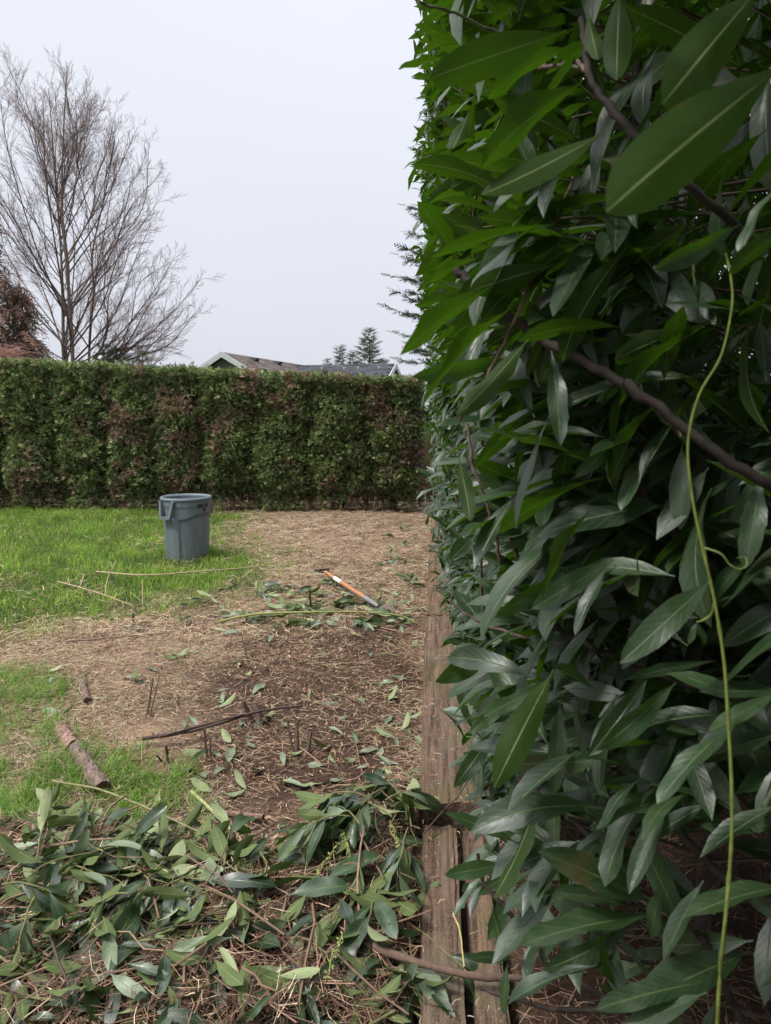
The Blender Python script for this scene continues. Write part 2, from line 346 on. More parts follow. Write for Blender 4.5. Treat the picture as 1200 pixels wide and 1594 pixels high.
def ground():
    def axis(lo, hi, step, far):
        a = np.arange(lo, hi + 1e-6, step); out = []; d = step
        p = hi
        while p < far: d *= 1.5; p += d; out.append(p)
        b = []; d = step; p = lo
        while p > -far: d *= 1.5; p -= d; b.append(p)
        return np.concatenate([b[::-1], a, out])
    X = axis(-10.0, 3.0, .05, 400.0); Y = axis(-1.5, 12.5, .06, 400.0)
    gx, gy = np.meshgrid(X, Y, indexing='xy'); x = gx.ravel(); y = gy.ravel()
    near = (x > -12) & (x < 5) & (y > -3) & (y < 15)
    z = np.where(near, gz(x, y), 0.0) * sstep(15, 12, y) * sstep(-13, -10, x)
    nx, ny = len(X), len(Y)
    i, j = np.meshgrid(np.arange(nx - 1), np.arange(ny - 1)); b = (j * nx + i).ravel()
    F = np.stack([b, b + 1, b + nx + 1, b + nx], -1)
    lw = np.maximum(m_lawn(x, y), m_tuft(x, y) * .8)[:, None]; so = m_soil(x, y)[:, None]; pl = m_pile(x, y)[:, None]; bd = bed(x)[:, None]
    n = fbm(x, y, 4, 2.2)[:, None]
    straw = np.array([.27, .185, .125]) * (.35 + 1.3 * n)
    c = straw * (1 - so) + np.array([.085, .052, .037]) * (.6 + .8 * n) * so
    c = c * (1 - lw) + np.array([.045, .062, .018]) * lw
    c = c * (1 - pl) + np.array([.032, .022, .015]) * pl
    c = c * (1 - bd) + np.array([.075, .045, .03]) * bd
    far = (~near)[:, None]; c = np.where(far, np.array([.06, .08, .03]), c)
    a = Acc(); a.add(np.stack([x, y, z], -1), F, c)
    o = a.build('ground', M['ground'], smooth=True); tag(o, kind='structure'); return o
ground()

# ------------------------------------------------------------------ grass and litter
def strips(x, y, z, ang, lean, ln, w, bend, cols, base_up=None):
    """bent tapering blades, 3 triangles each"""
    n = len(x); p0 = np.stack([x, y, z], -1)
    h = np.stack([np.cos(ang), np.sin(ang), np.zeros(n)], -1); up = np.array([0, 0, 1.0])
    d1 = h * np.sin(lean)[:, None] + up * np.cos(lean)[:, None]
    l2 = lean + bend; d2 = h * np.sin(l2)[:, None] + up * np.cos(l2)[:, None]
    tw = ang + rng.normal(0, .5, n); s = np.stack([-np.sin(tw), np.cos(tw), np.zeros(n)], -1) * (w * .5)[:, None]
    p1 = p0 + d1 * (ln * .55)[:, None]; p2 = p1 + d2 * (ln * .45)[:, None]
    V = np.stack([p0 - s, p0 + s, p1 - s * .85, p1 + s * .85, p2], 1)
    b = np.arange(n)[:, None] * 5
    F = np.concatenate([b + np.array([[0, 1, 3]]), b + np.array([[0, 3, 2]]), b + np.array([[2, 3, 4]])])
    return V.reshape(-1, 3), F, np.repeat(cols, 5, 0)
def lying(x, y, z, ang, tilt, ln, w, curve, cols):
    """flat dry stalks lying on the ground, 2 quads each"""
    n = len(x); c = np.stack([x, y, z], -1)
    d = np.stack([np.cos(ang) * np.cos(tilt), np.sin(ang) * np.cos(tilt), np.sin(tilt)], -1)
    s = np.stack([-np.sin(ang), np.cos(ang), np.zeros(n)], -1)
    rl = rng.uniform(-.8, .8, n)[:, None]; sv = (s * np.cos(rl) + np.array([0, 0, 1.0]) * np.sin(rl)) * (w * .5)[:, None]
    q0 = c - d * (ln * .5)[:, None]; q2 = c + d * (ln * .5)[:, None]; q1 = c + s * (curve * ln)[:, None] + np.array([0, 0, 1.0]) * (np.abs(curve) * ln * .5)[:, None]
    V = np.stack([q0 - sv, q0 + sv, q1 - sv, q1 + sv, q2 - sv * .6, q2 + sv * .6], 1)
    b = np.arange(n)[:, None] * 6
    F = np.concatenate([b + np.array([[0, 1, 3, 2]]), b + np.array([[2, 3, 5, 4]])])
    return V.reshape(-1, 3), F, np.repeat(cols, 6, 0)
def scatter(n, x0, x1, y0, y1, dens):
    x = rng.uniform(x0, x1, n); y = rng.uniform(y0, y1, n); k = rng.random(n) < dens(x, y); return x[k], y[k]
def pal(n, cols, var=.25):
    c = np.array(cols)[rng.integers(0, len(cols), n)]; return c * (1 + rng.uniform(-var, var, (n, 1)))
def grass_obj():
    a = Acc()
    def lawn_d(x, y):
        sp = sstep(.26, .44, fbm(x, y, 8, 1.6)); return m_lawn(x, y) * (.35 + .65 * sp)
    x, y = scatter(175000, -9.5, -1.2, 3.4, 11.2, lambda x, y: lawn_d(x, y) * np.clip(.65 + (8 - y) * .05, .4, 1))
    n = len(x); cl = fbm(x, y, 6, 2.4)
    cl2 = vnoise(x, y, 3, 7.0); cl = cl * .6 + cl2 * .4
    col = pal(n, [(.15, .275, .024), (.105, .21, .024), (.20, .325, .035), (.18, .26, .05)], .45) * (.35 + 1.35 * cl)[:, None]
    dry = rng.random(n) < .11; col[dry] = pal(dry.sum(), [(.32, .27, .13)])
    a.add(*strips(x, y, gz(x, y) - .005, rng.uniform(0, 6.28, n), rng.normal(.35, .3, n), rng.uniform(.045, .11, n) * (.5 + 1.1 * cl), rng.uniform(.003, .0065, n), rng.uniform(.2, 1.1, n), col))
    x, y = scatter(16000, -3.2, -.5, 4.2, 8.5, lambda x, y: soft(LAWN2, *jit(x, y, .2, 3.0), .25) * .75 * sstep(.38, .56, fbm(x, y, 2.2, 3.2)))
    n = len(x); a.add(*strips(x, y, gz(x, y) - .005, rng.uniform(0, 6.28, n), rng.normal(.4, .3, n), rng.uniform(.03, .08, n), rng.uniform(.003, .006, n), rng.uniform(.2, 1.0, n), pal(n, [(.11, .22, .03), (.13, .24, .04), (.2, .22, .07)])))
    x, y = scatter(60000, -2.9, -.55, 2.0, 4.3, m_tuft)
    n = len(x); ta = fbm(x, y, 1.1, 6.0) * 25
    col = pal(n, [(.12, .25, .025), (.10, .21, .025), (.15, .28, .04)]); dry = rng.random(n) < .12; col[dry] = pal(dry.sum(), [(.36, .29, .16)])
    a.add(*strips(x, y, gz(x, y) - .005, ta + rng.normal(0, .7, n), rng.normal(.75, .3, n), rng.uniform(.05, .15, n), rng.uniform(.0018, .0038, n), rng.uniform(.3, 1.2, n), col))
    # taller clumps and weeds standing out of the lawn, and round the bin's foot
    cxs = rng.uniform(-8.5, -1.6, 900); cys = rng.uniform(4.0, 11.0, 900); kk = rng.random(900) < m_lawn(cxs, cys) * .75; cxs, cys = cxs[kk], cys[kk]
    bq = G(295, 862); th = rng.uniform(0, 6.28, 46); cxs = np.concatenate([cxs, bq[0] + .27 * np.cos(th)]); cys = np.concatenate([cys, bq[1] + .27 * np.sin(th)])
    m = 26; x = np.repeat(cxs, m) + rng.normal(0, .035, len(cxs) * m); y = np.repeat(cys, m) + rng.normal(0, .035, len(cxs) * m); n = len(x)
    hue = np.repeat(pal(len(cxs), [(.10, .20, .025), (.19, .31, .035), (.075, .16, .03), (.24, .33, .06)], .25), m, 0) * rng.uniform(.7, 1.3, (n, 1))
    ang = np.arctan2(y - np.repeat(cys, m), x - np.repeat(cxs, m)); a.add(*strips(x, y, gz(x, y) - .005, ang + rng.normal(0, .4, n), rng.uniform(.1, .7, n), rng.uniform(.07, .15, n), rng.uniform(.003, .006, n), rng.uniform(.3, 1.3, n), hue))
    # thin sprouts dotted through the cleared strip
    x, y = scatter(9000, -3.6, -.06, 2.2, 10.6, lambda x, y: (sstep(.62, .74, fbm(x, y, 12, 3.4)) * .8 + .05) * (1 - m_pile(x, y)))
    n = len(x); a.add(*strips(x, y, gz(x, y) - .005, rng.uniform(0, 6.28, n), rng.normal(.55, .3, n), rng.uniform(.03, .08, n), rng.uniform(.002, .004, n), rng.uniform(.2, 1.0, n), pal(n, [(.12, .21, .04), (.18, .24, .07), (.25, .25, .11)])))
    o = a.build('grass', M['grass']); tag(o, 'short green grass of the lawn and its loose tufts', 'grass', kind='stuff')
grass_obj()
def litter_obj():
    a = Acc()
    tan = [(.50, .36, .24), (.43, .29, .195), (.36, .225, .15), (.56, .44, .31), (.25, .145, .095), (.15, .08, .052), (.48, .40, .30), (.10, .055, .038), (.40, .38, .2)]
    drk = [(.13, .07, .045), (.18, .10, .065), (.24, .15, .1), (.10, .06, .04), (.34, .24, .16)]
    def cleared(x, y): return (1 - m_lawn(x, y)) * (1 - .86 * m_soil(x, y)) * (1 - .5 * m_tuft(x, y)) * (1 - .8 * m_pile(x, y)) * (.18 + .82 * sstep(.36, .58, fbm(x, y, 14, 2.3)))
    # far half, a little coarser
    x, y = scatter(120000, -4.8, .0, 4.6, 11.4, cleared); n = len(x)
    a.add(*lying(x, y, gz(x, y) + rng.uniform(.002, .03, n), rng.uniform(0, 6.28, n), rng.normal(0, .14, n), rng.uniform(.035, .14, n), rng.uniform(.0016, .0038, n), rng.normal(0, .12, n), pal(n, tan)))
    x, y = scatter(120000, -3.4, -.02, 1.9, 4.7, cleared); n = len(x)
    a.add(*lying(x, y, gz(x, y) + rng.uniform(.001, .018, n), rng.uniform(0, 6.28, n), rng.normal(0, .14, n), rng.uniform(.02, .095, n), rng.uniform(.0008, .0018, n), rng.normal(0, .14, n), pal(n, tan, .4)))
    x, y = scatter(18000, -2.6, -.02, 2.1, 6.3, lambda x, y: m_soil(x, y) * .9); n = len(x)
    a.add(*lying(x, y, gz(x, y) + rng.uniform(.001, .012, n), rng.uniform(0, 6.28, n), rng.normal(0, .15, n), rng.uniform(.02, .09, n), rng.uniform(.0009, .0026, n), rng.normal(0, .14, n), pal(n, drk + tan[:3])))
    x, y = scatter(40000, -2.7, -.01, 1.0, 2.8, m_pile); n = len(x)
    a.add(*lying(x, y, gz(x, y) + rng.uniform(.0, .045, n), rng.uniform(0, 6.28, n), rng.normal(0, .25, n), rng.uniform(.03, .14, n), rng.uniform(.0008, .0028, n), rng.normal(0, .12, n), pal(n, drk[:3] + drk[3:4] * 3 + tan[2:6], .4)))
    # planting bed under the laurel
    x, y = scatter(26000, .17, 1.9, .9, 6.5, lambda x, y: .25 + .75 * sstep(4.5, 1.5, y)); n = len(x)
    a.add(*lying(x, y, gz(x, y) + rng.uniform(.001, .025, n), rng.uniform(0, 6.28, n), rng.normal(0, .2, n), rng.uniform(.02, .08, n), rng.uniform(.0009, .0022, n), rng.normal(0, .14, n), pal(n, [(.28, .165, .115), (.20, .11, .078), (.34, .235, .165), (.12, .07, .05)])))
    # straw among the lawn's rim
    x, y = scatter(9000, -6, -1, 3.6, 10.9, lambda x, y: m_lawn(x, y) * sstep(.5, .7, fbm(x, y, 21, 1.3)) + .03); n = len(x)
    a.add(*lying(x, y, gz(x, y) + rng.uniform(.02, .06, n), rng.uniform(0, 6.28, n), rng.normal(0, .3, n), rng.uniform(.05, .18, n), rng.uniform(.002, .004, n), rng.normal(0, .12, n), pal(n, tan)))
    # crumbs of bark and wood chips
    x, y = scatter(16000, -3.2, -.02, 1.3, 8.0, lambda x, y: (1 - m_lawn(x, y)) * (1 - .6 * m_tuft(x, y))); n = len(x)
    a.add(*lying(x, y, gz(x, y) + rng.uniform(.001, .012, n), rng.uniform(0, 6.28, n), rng.normal(0, .3, n), rng.uniform(.006, .03, n), rng.uniform(.004, .013, n), rng.normal(0, .1, n), pal(n, drk + [(.30, .2, .13)])))
    # stray needles on the ties
    x, y = scatter(700, -.03, .2, 1.4, 7, lambda x, y: .8); n = len(x)
    a.add(*lying(x, y, np.where(y < 2.38, .130, .176) + rng.uniform(0, .004, n), rng.uniform(0, 6.28, n), rng.normal(0, .05, n), rng.uniform(.006, .035, n), rng.uniform(.001, .0022, n), rng.normal(0, .1, n), pal(n, tan[:5])))
    o = a.build('dry_litter', M['litter']); tag(o, 'dry brown needles, straw and bark crumbs over the bare soil', 'plant litter', kind='stuff')
litter_obj()

# ------------------------------------------------------------------ railroad ties
def tie(name, xl0, xl1, w0, w1, y0, y1, ztop, h, label, tint, chip=.010, seed=0):
    """beam running along y with worn, chipped arrises"""
    ny, nw, nh = int((y1 - y0) / .02) + 2, 12, 6
    prof = []                                  # cross-section loop (s, t) s across 0..1, t down 0..1
    prof += [(i / nw, 0) for i in range(nw + 1)] + [(1, i / nh) for i in range(1, nh + 1)]
    prof += [(1 - i / nw, 1) for i in range(1, nw + 1)] + [(0, 1 - i / nh) for i in range(1, nh)]
    prof = np.array(prof); K = len(prof)
    ys = np.linspace(y0, y1, ny); V = np.zeros((ny, K, 3)); t = (ys - y0) / (y1 - y0)
    xl = xl0 + (xl1 - xl0) * t; ww = w0 + (w1 - w0) * t
    S, Tt = prof[:, 0][None], prof[:, 1][None]
    x = xl[:, None] + ww[:, None] * S; z = ztop - h * Tt + 0 * x; y = ys[:, None] + 0 * x
    cx, cz = (xl + ww / 2)[:, None], ztop - h / 2
    edge = np.minimum(np.minimum(S, 1 - S) * ww[:, None], np.minimum(Tt, 1 - Tt) * h) * 0 + np.where((np.minimum(S, 1 - S) < .12) & (Tt < .2), 1, 0)
    n1 = fbm(x * 3 + seed, y, z * 3, 14.0) - .5; n2 = fbm(x + seed, y * .35, z, 40.0) - .5; n3 = fbm(x + seed, y, z, 5.0) - .5
    wear = edge * (.35 + np.maximum(0, n3) * 3) * chip
    x = x + np.sign(cx - x) * wear + n1 * .006 + n3 * .010; z = z - wear * .9 + n1 * .007 + n2 * .005 + n3 * .012
    en = np.minimum(y - y0, y1 - y); y = y + (en < .001) * (n1 * .03 + n2 * .03)
    V = np.stack([x, y, z], -1)
    i, j = np.meshgrid(np.arange(ny - 1), np.arange(K), indexing='ij'); j2 = (j + 1) % K
    F = np.stack([i * K + j, (i + 1) * K + j, (i + 1) * K + j2, i * K + j2], -1).reshape(-1, 4)
    col = np.ones((ny * K, 3)) * np.array(tint)
    mz = sstep(.56, .66, fbm(x.ravel(), y.ravel() * .8, 3 + seed, 6.0))[:, None]
    col = col * (1 - mz * .35) + np.array([.8, 1.05, .55]) * mz * .35
    o_ = np.array([(xl0 + w0 / 2), (y0 + y1) / 2, ztop - h])
    a = Acc(); a.add(V.reshape(-1, 3) - o_, F, col)
    for e, rev in ((0, False), (ny - 1, True)):
        vv = V[e] - o_; cc = vv.mean(0); idx = np.array([[0, 1 + k, 1 + (k + 1) % K] for k in range(K)])
        a.add(np.vstack([cc[None], vv]), idx[:, ::-1] if rev else idx, np.array(tint) * .75)
    o = a.build(name, M['tie'], smooth=False); o.location = o_
    return tag(o, label, 'railroad tie', 'old railroad ties edging the planting bed')
tie('railroad_tie', -.003, -.024, .092, .128, .35, 2.328, .120, .17, 'worn brown railroad tie strip on the soil side of the split in front', (1.0, .98, .96), seed=1)
tie('railroad_tie', .118, .116, .096, .088, .30, 2.322, .116, .17, 'split railroad tie strip on the laurel side, crumbly reddish top', (1.04, .98, .93), chip=.018, seed=7)
tie('railroad_tie', -.036, -.034, .236, .238, 2.392, 4.80, .170, .18, 'wide brown railroad tie with a dark cut end behind the split pair', (1.0, .97, .94), seed=3)
tie('railroad_tie', -.028, -.012, .23, .23, 4.84, 7.26, .165, .18, 'reddish railroad tie beside the orange handled tool, half under laurel', (1.08, .98, .9), seed=5)
tie('railroad_tie', -.012, .0, .23, .23, 7.30, 9.72, .16, .18, 'farthest railroad tie in the row, nearly covered by laurel leaves', (1.15, 1.0, .9), seed=9)

# ------------------------------------------------------------------ laurel leaf templates
def leaf_template(nl, nw, fold, droop, twist, wave, seed, wid=.15, jag=0.0):
    g = np.random.default_rng(seed)
    t = np.concatenate([[0, .07], np.linspace(.12, 1, abs(nl))]); c = np.linspace(-1, 1, nw + 1)
    if nl < 0: t = np.array([0, .28, .62, 1.0])
    s = np.clip((t - .07) / .93, 0, 1); w = wid * np.interp(s, [0, .05, .14, .30, .48, .66, .82, .92, .97, 1], [.05, .20, .47, .83, 1.0, .97, .76, .46, .22, .02]); w = np.maximum(w, .009); w[-1] = .002
    ang = droop * t ** 1.3; dt = np.diff(t, prepend=0); yy = np.cumsum(np.cos(ang) * dt); zz = -np.cumsum(np.sin(ang) * dt)
    Cc, Tt = np.meshgrid(c, t); W = w[:, None] * (1 + jag * g.uniform(-1, .5, (len(t), 2))[:, [0] * (nw // 2) + [0] + [1] * (nw - nw // 2)][:, :nw + 1] * (np.abs(Cc) > .6))
    x = Cc * W; zf = fold * np.abs(x) + wave * W * np.sin(Tt * g.uniform(8, 13) + (Cc > 0) * 2.0 + g.uniform(0, 6)) * np.abs(Cc)
    tw = twist * Tt; nx = x * np.cos(tw) - zf * np.sin(tw); nz = x * np.sin(tw) + zf * np.cos(tw)
    na = ang[:, None]; V = np.stack([nx, yy[:, None] + nz * np.sin(na), zz[:, None] + nz * np.cos(na)], -1)
    m = nw + 1; i, j = np.meshgrid(np.arange(len(t) - 1), np.arange(nw), indexing='ij'); b = (i * m + j).ravel()
    F = np.stack([b, b + 1, b + m + 1, b + m], -1)
    luv = np.stack([Cc * .5 + .5, Tt, 0 * Tt], -1).reshape(-1, 3)
    return V.reshape(-1, 3), F, luv
NV = 12
TF = [leaf_template(9, 4, random.uniform(.05, .6), random.uniform(-.15, .9), random.uniform(-.7, .7), random.uniform(.05, .4), 100 + k, random.uniform(.095, .148), random.choice([.03, .06, .14])) for k in range(NV)]
TL = [leaf_template(-3, 2, random.uniform(.1, .5), random.uniform(0, .8), random.uniform(-.4, .4), .05, 400 + k, random.uniform(.11, .15)) for k in range(NV)]
TM = [leaf_template(5, 2, random.uniform(.05, .5), random.uniform(-.1, .8), random.uniform(-.5, .5), .1, 200 + k, random.uniform(.11, .145)) for k in range(NV)]
def tmesh(tpl, name, mat):
    a = Acc(); a.add(tpl[0], tpl[1], None, tpl[2]); return a.mesh(name, mat, True)
TS = [leaf_template(14, 4, random.uniform(.1, .4), random.uniform(.05, .35), random.uniform(-.2, .2), random.uniform(.08, .25), 300 + k, random.uniform(.112, .14), random.choice([.02, .05, .12])) for k in range(8)]
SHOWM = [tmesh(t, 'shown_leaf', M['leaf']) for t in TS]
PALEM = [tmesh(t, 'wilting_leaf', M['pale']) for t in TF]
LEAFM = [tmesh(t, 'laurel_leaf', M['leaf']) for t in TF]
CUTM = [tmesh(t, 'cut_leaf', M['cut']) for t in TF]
def frames(D, Nn):
    D = norm(D); Nn = Nn - D * (Nn * D).sum(-1, keepdims=True); Nn = norm(Nn); X = np.cross(D, Nn); return np.stack([X, D, Nn], -1)
def leaf_mass(acc, B, D, Nn, Ln, tpls, var, rnd):
    Fm = frames(D, Nn)
    for k in range(len(tpls)):
        s = np.where(var == k)[0]
        if not len(s): continue
        V, F, luv = tpls[k]; m = len(V)
        W = np.einsum('nij,vj->nvi', Fm[s] * Ln[s][:, None, None], V) + B[s][:, None]
        FF = (F[None] + (np.arange(len(s)) * m)[:, None, None]).reshape(-1, F.shape[1])
        l = np.tile(luv, (len(s), 1)); l[:, 2] = np.repeat(rnd[s], m)
        acc.add(W.reshape(-1, 3), FF, None, l)
def leaf_obj(name, me, b, d, n, ln, parent=None, origin=(0, 0, 0), wx=1.0):
    Fm = frames(np.asarray(d, float)[None], np.asarray(n, float)[None])[0] * ln; Fm[:, 0] *= wx
    o = bpy.data.objects.new(name, me); COL.objects.link(o)
    mw = Matrix([[*Fm[0], b[0] - origin[0]], [*Fm[1], b[1] - origin[1]], [*Fm[2], b[2] - origin[2]], [0, 0, 0, 1]])
    if parent is not None: o.parent = parent
    o.matrix_local = mw
    return o

# ------------------------------------------------------------------ the tall laurel hedge
SILY = [-400, 0, 60, 110, 160, 200, 250, 300, 350, 420, 470, 540, 600, 640, 700, 780, 860, 930, 990, 1040, 1100, 1160, 1230, 1300, 1400, 1480, 1594, 2200]
SILX = [610, 628, 640, 640, 655, 646, 642, 648, 655, 650, 648, 655, 668, 668, 674, 672, 676, 690, 682, 690, 700, 714, 712, 702, 712, 745, 775, 840]
def sil(py): return np.interp(py, SILY, SILX)
hedge = empty('laurel_hedge', (1.0, 3.0, .08))
tag(hedge, 'tall dense glossy laurel hedge leaning over the railroad ties', 'hedge')
HO = np.array([1.0, 3.0, .08])
def xface(y, z):
    lo = sstep(5.0, 3.0, y)
    return np.interp(z, [0, .3, .7, 1.2, 1.7, 3, 5], [.36, .24, .12, .05, -.02, -.05, .0]) * (.15 + .85 * lo) - .10 * (1 - lo) + (fbm(y, z, 17, 1.5) - .5) * .5
SB, SD, SL, SK = [], [], [], []         # shoots: tip, direction, leaf size, leaf count
def shoots(n, y0, y1, z0, z1, depth, size, cnt, thin=None):
    y = rng.uniform(y0, y1, n); z = rng.uniform(z0, z1, n); s = np.abs(rng.exponential(depth, n))
    x = xface(y, z) + .06 + s
    d = np.stack([rng.normal(-.75, .35, n), rng.normal(-.1, .5, n), rng.normal(.25, .42, n)], -1)
    k = np.ones(n, bool) if thin is None else rng.random(n) < thin(x, y, z)
    k &= rng.random(n) < .22 + .78 * sstep(.40, .54, fbm(y, z, 23, 2.4))
    SB.append(np.stack([x, y, z], -1)[k]); SD.append(norm(d)[k]); SL.append(rng.uniform(*size, n)[k]); SK.append(rng.integers(*cnt, n)[k])
lowthin = lambda x, y, z: np.where((z < .72) & (y < 2.7) & (x > .12), .22 + .5 * np.clip(z - .2, 0, 1), 1.0)
shoots(900, .45, 3.2, .25, 3.4, .26, (.105, .165), (6, 11), lowthin)
shoots(1050, 3.0, 6.5, .2, 4.3, .20, (.11, .165), (7, 11))
shoots(1000, 6.5, 11.4, .15, 4.7, .18, (.10, .16), (7, 11))
shoots(900, .3, 11.4, .4, 4.6, .75, (.12, .19), (7, 11), lowthin)
shoots(900, .2, 5.0, .9, 4.6, 1.0, (.13, .2), (7, 11))
shoots(230, .85, 1.6, .5, 2.4, .2, (.145, .195), (6, 10))
shoots(330, 1.5, 4.6, .30, 1.1, .10, (.10, .15), (6, 10), lowthin)
shoots(290, 1.3, 4.2, .36, .95, .07, (.10, .15), (6, 10))
shoots(420, -2.2, .4, .4, 4.4, .35, (.12, .18), (7, 11))
nT = 850                                # closed top and far side, so that the inside stays dark
SB.append(np.stack([rng.uniform(.1, 2.6, nT), rng.uniform(-2, 11.4, nT), rng.normal(4.6, .15, nT)], -1)); SD.append(norm(rng.normal(0, .5, (nT, 3)) + [0, 0, .8])); SL.append(rng.uniform(.14, .22, nT)); SK.append(np.full(nT, 9))
SB.append(np.stack([rng.normal(2.5, .15, nT), rng.uniform(-2, 11.4, nT), rng.uniform(.2, 4.6, nT)], -1)); SD.append(norm(rng.normal(0, .5, (nT, 3)) + [.8, 0, .2])); SL.append(rng.uniform(.2, .28, nT)); SK.append(np.full(nT, 9))
SB.append(np.stack([rng.uniform(.9, 2.4, nT), rng.uniform(-1, 7.5, nT), rng.uniform(.7, 4.5, nT)], -1)); SD.append(norm(rng.normal(0, .6, (nT, 3)))); SL.append(rng.uniform(.2, .28, nT)); SK.append(np.full(nT, 9))
SB = np.concatenate(SB); SD = np.concatenate(SD); SL = np.concatenate(SL); SK = np.concatenate(SK)
sid = np.repeat(np.arange(len(SB)), SK)
ordn = np.concatenate([np.arange(k) for k in SK]); frac = ordn / np.repeat(SK, SK)
n = len(sid); T = SB[sid]; D = SD[sid]; sl = SL[sid]
base = T - D * (frac * sl * 1.9)[:, None]
u = norm(np.cross(D, np.array([0, 0, 1.0]) + 0 * D)); v = np.cross(u, D); pa = ordn * 2.4 + rng.uniform(0, 6.28, len(SB))[sid]
rad = u * np.cos(pa)[:, None] + v * np.sin(pa)[:, None]
ld = norm(D * (.95 - .55 * frac)[:, None] + rad * rng.uniform(.45, .95, n)[:, None] + np.array([-.12, -.1, -.42]) + rng.normal(0, .16, (n, 3)))
hi_ = sstep(1.35, 1.9, T[:, 2])[:, None]
ln_ = norm(np.array([-.42, -.22, 1.0]) * (1 - hi_) + np.array([-.05, .28, 1.0]) * hi_ + rng.normal(0, .34, (n, 3)) + D * .2)
ll = sl * rng.uniform(.72, 1.12, n); vr = rng.integers(0, NV, n); rd = rng.random(n)
ok = np.ones(n, bool); thin_ = rng.random(n); soff_ = rng.normal(0, 15, len(SB))[sid] + rng.normal(0, 3, n)
for f in (0, .5, 1.0):
    q = base + ld * (ll * f)[:, None]; px, py, dd = proj(q)
    inview = (dd > .05) & (py > -120) & (py < 1720) & (px < 1350)
    ok &= ~(inview & (px < sil(py) - 5 + soff_))
    ok &= ~((np.linalg.norm(q - CAM, axis=1) < .62))
    ok &= ~((dd > 0) & (dd < .86) & (px < 1260) & (px > -300) & (py > -200) & (py < 1800))
    foot = (q[:, 1] < 2.5) & (q[:, 1] > .3) & (q[:, 0] > .27) & (q[:, 0] < 1.5) & (q[:, 2] < np.maximum(.30, 1.52 - .60 * q[:, 1])); ok &= ~(foot & (thin_ > .17))
    ok &= q[:, 2] > gz(q[:, 0], q[:, 1]) + .01
base, ld, ln_, ll, vr, rd, sid = base[ok], ld[ok], ln_[ok], ll[ok], vr[ok], rd[ok], sid[ok]
# which leaves show largest: coarse depth buffer of sample points
tp = []
for f, s in ((.25, 0), (.5, -.1), (.5, .1), (.5, 0), (.75, 0), (.95, 0)):
    Fm = frames(ld, ln_); tp.append(base + (Fm[:, :, 1] * f + Fm[:, :, 0] * s) * ll[:, None])
cell = 7; buf = {}
prj = [proj(q) for q in tp]
ky = [((p[1] / cell).astype(int) * 4000 + (p[0] / cell).astype(int)) for p in prj]
allk = np.concatenate(ky); alld = np.concatenate([p[2] for p in prj]); alli = np.tile(np.arange(len(base)), len(tp))
inn = np.concatenate([(p[0] > 0) & (p[0] < 1200) & (p[1] > 0) & (p[1] < 1594) & (p[2] > 0) for p in prj])
o_ = np.lexsort((alld[inn], allk[inn])); kk = allk[inn][o_]; first = np.concatenate([[True], kk[1:] != kk[:-1]])
vis = np.bincount(alli[inn][o_][first], minlength=len(base))
size = ll / np.maximum(proj(base)[2], .2) * np.minimum(vis, 4)
top = np.argsort(-size)[:225]; istop = np.zeros(len(base), bool); istop[top] = True
acc = Acc(); r_ = ~istop
lo_ = (vis == 0) | (proj(base)[2] > 2.7) | (proj(base)[2] < 0)
for r_, tt_ in ((~istop & lo_, TL), (~istop & ~lo_, TM)): leaf_mass(acc, base[r_] - HO, ld[r_], ln_[r_], ll[r_], tt_, vr[r_], rd[r_])
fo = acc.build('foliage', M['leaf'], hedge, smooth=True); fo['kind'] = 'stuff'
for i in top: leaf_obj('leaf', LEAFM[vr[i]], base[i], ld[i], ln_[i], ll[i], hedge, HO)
# shoot stems
used = np.unique(sid); b0 = SB[used]; d0 = SD[used]; s0 = SL[used]
K = 4; tt = np.linspace(0, 1, K)
pth = b0[:, None] - d0[:, None] * (tt * (s0 * 2.6)[:, None])[:, :, None] + np.array([.5, 0, -.35]) * (tt ** 2 * .14)[None, :, None]
rr = .0018 + .0030 * tt[None] + 0 * s0[:, None]
px, py, dd = proj(pth.reshape(-1, 3)); bad = ((px < sil(py) + 4) & (dd > 0)).reshape(len(b0), K).any(1) | ((dd < 1.15) & (dd > 0) & (px < 1260)).reshape(len(b0), K).any(1)
V, F = tubes(pth[~bad], rr[~bad], 3); acc = Acc(); acc.add(V - HO, F, np.tile(np.repeat(np.array([[.10, .13, .04], [.11, .10, .05], [.10, .07, .05], [.09, .06, .045]]), 3, 0), ((~bad).sum(), 1)))
tw = acc.build('twigs', M['twig'], hedge, True); tw['kind'] = 'stuff'
# standing stems inside the hedge
for k in range(17):
    y0 = .5 + k * .66 + rng.normal(0, .12); x0 = rng.uniform(.65, 1.25)
    for q in range(2):
        tx = x0 - rng.uniform(.1, .7); tyy = y0 + rng.normal(0, .5); tz = rng.uniform(2.6, 4.3)
        pts = spline([(x0 + rng.normal(0, .04), y0, .02), (x0 - .1 * q + rng.normal(0, .08), y0 + rng.normal(0, .1), .8), ((x0 + tx) / 2 + rng.normal(0, .1), (y0 + tyy) / 2, 1.8), (tx, tyy, tz)], 5)
        q_ = proj(pts)
        if ((q_[2] < 1.25) & (q_[2] > 0) & (q_[0] < 1300)).any(): continue
        a = Acc(); tube_acc(a, pts - HO, np.linspace(rng.uniform(.02, .034), .008, len(pts)), 7, (.075, .055, .045), .08); a.build('branch', M['bark'], hedge, True)
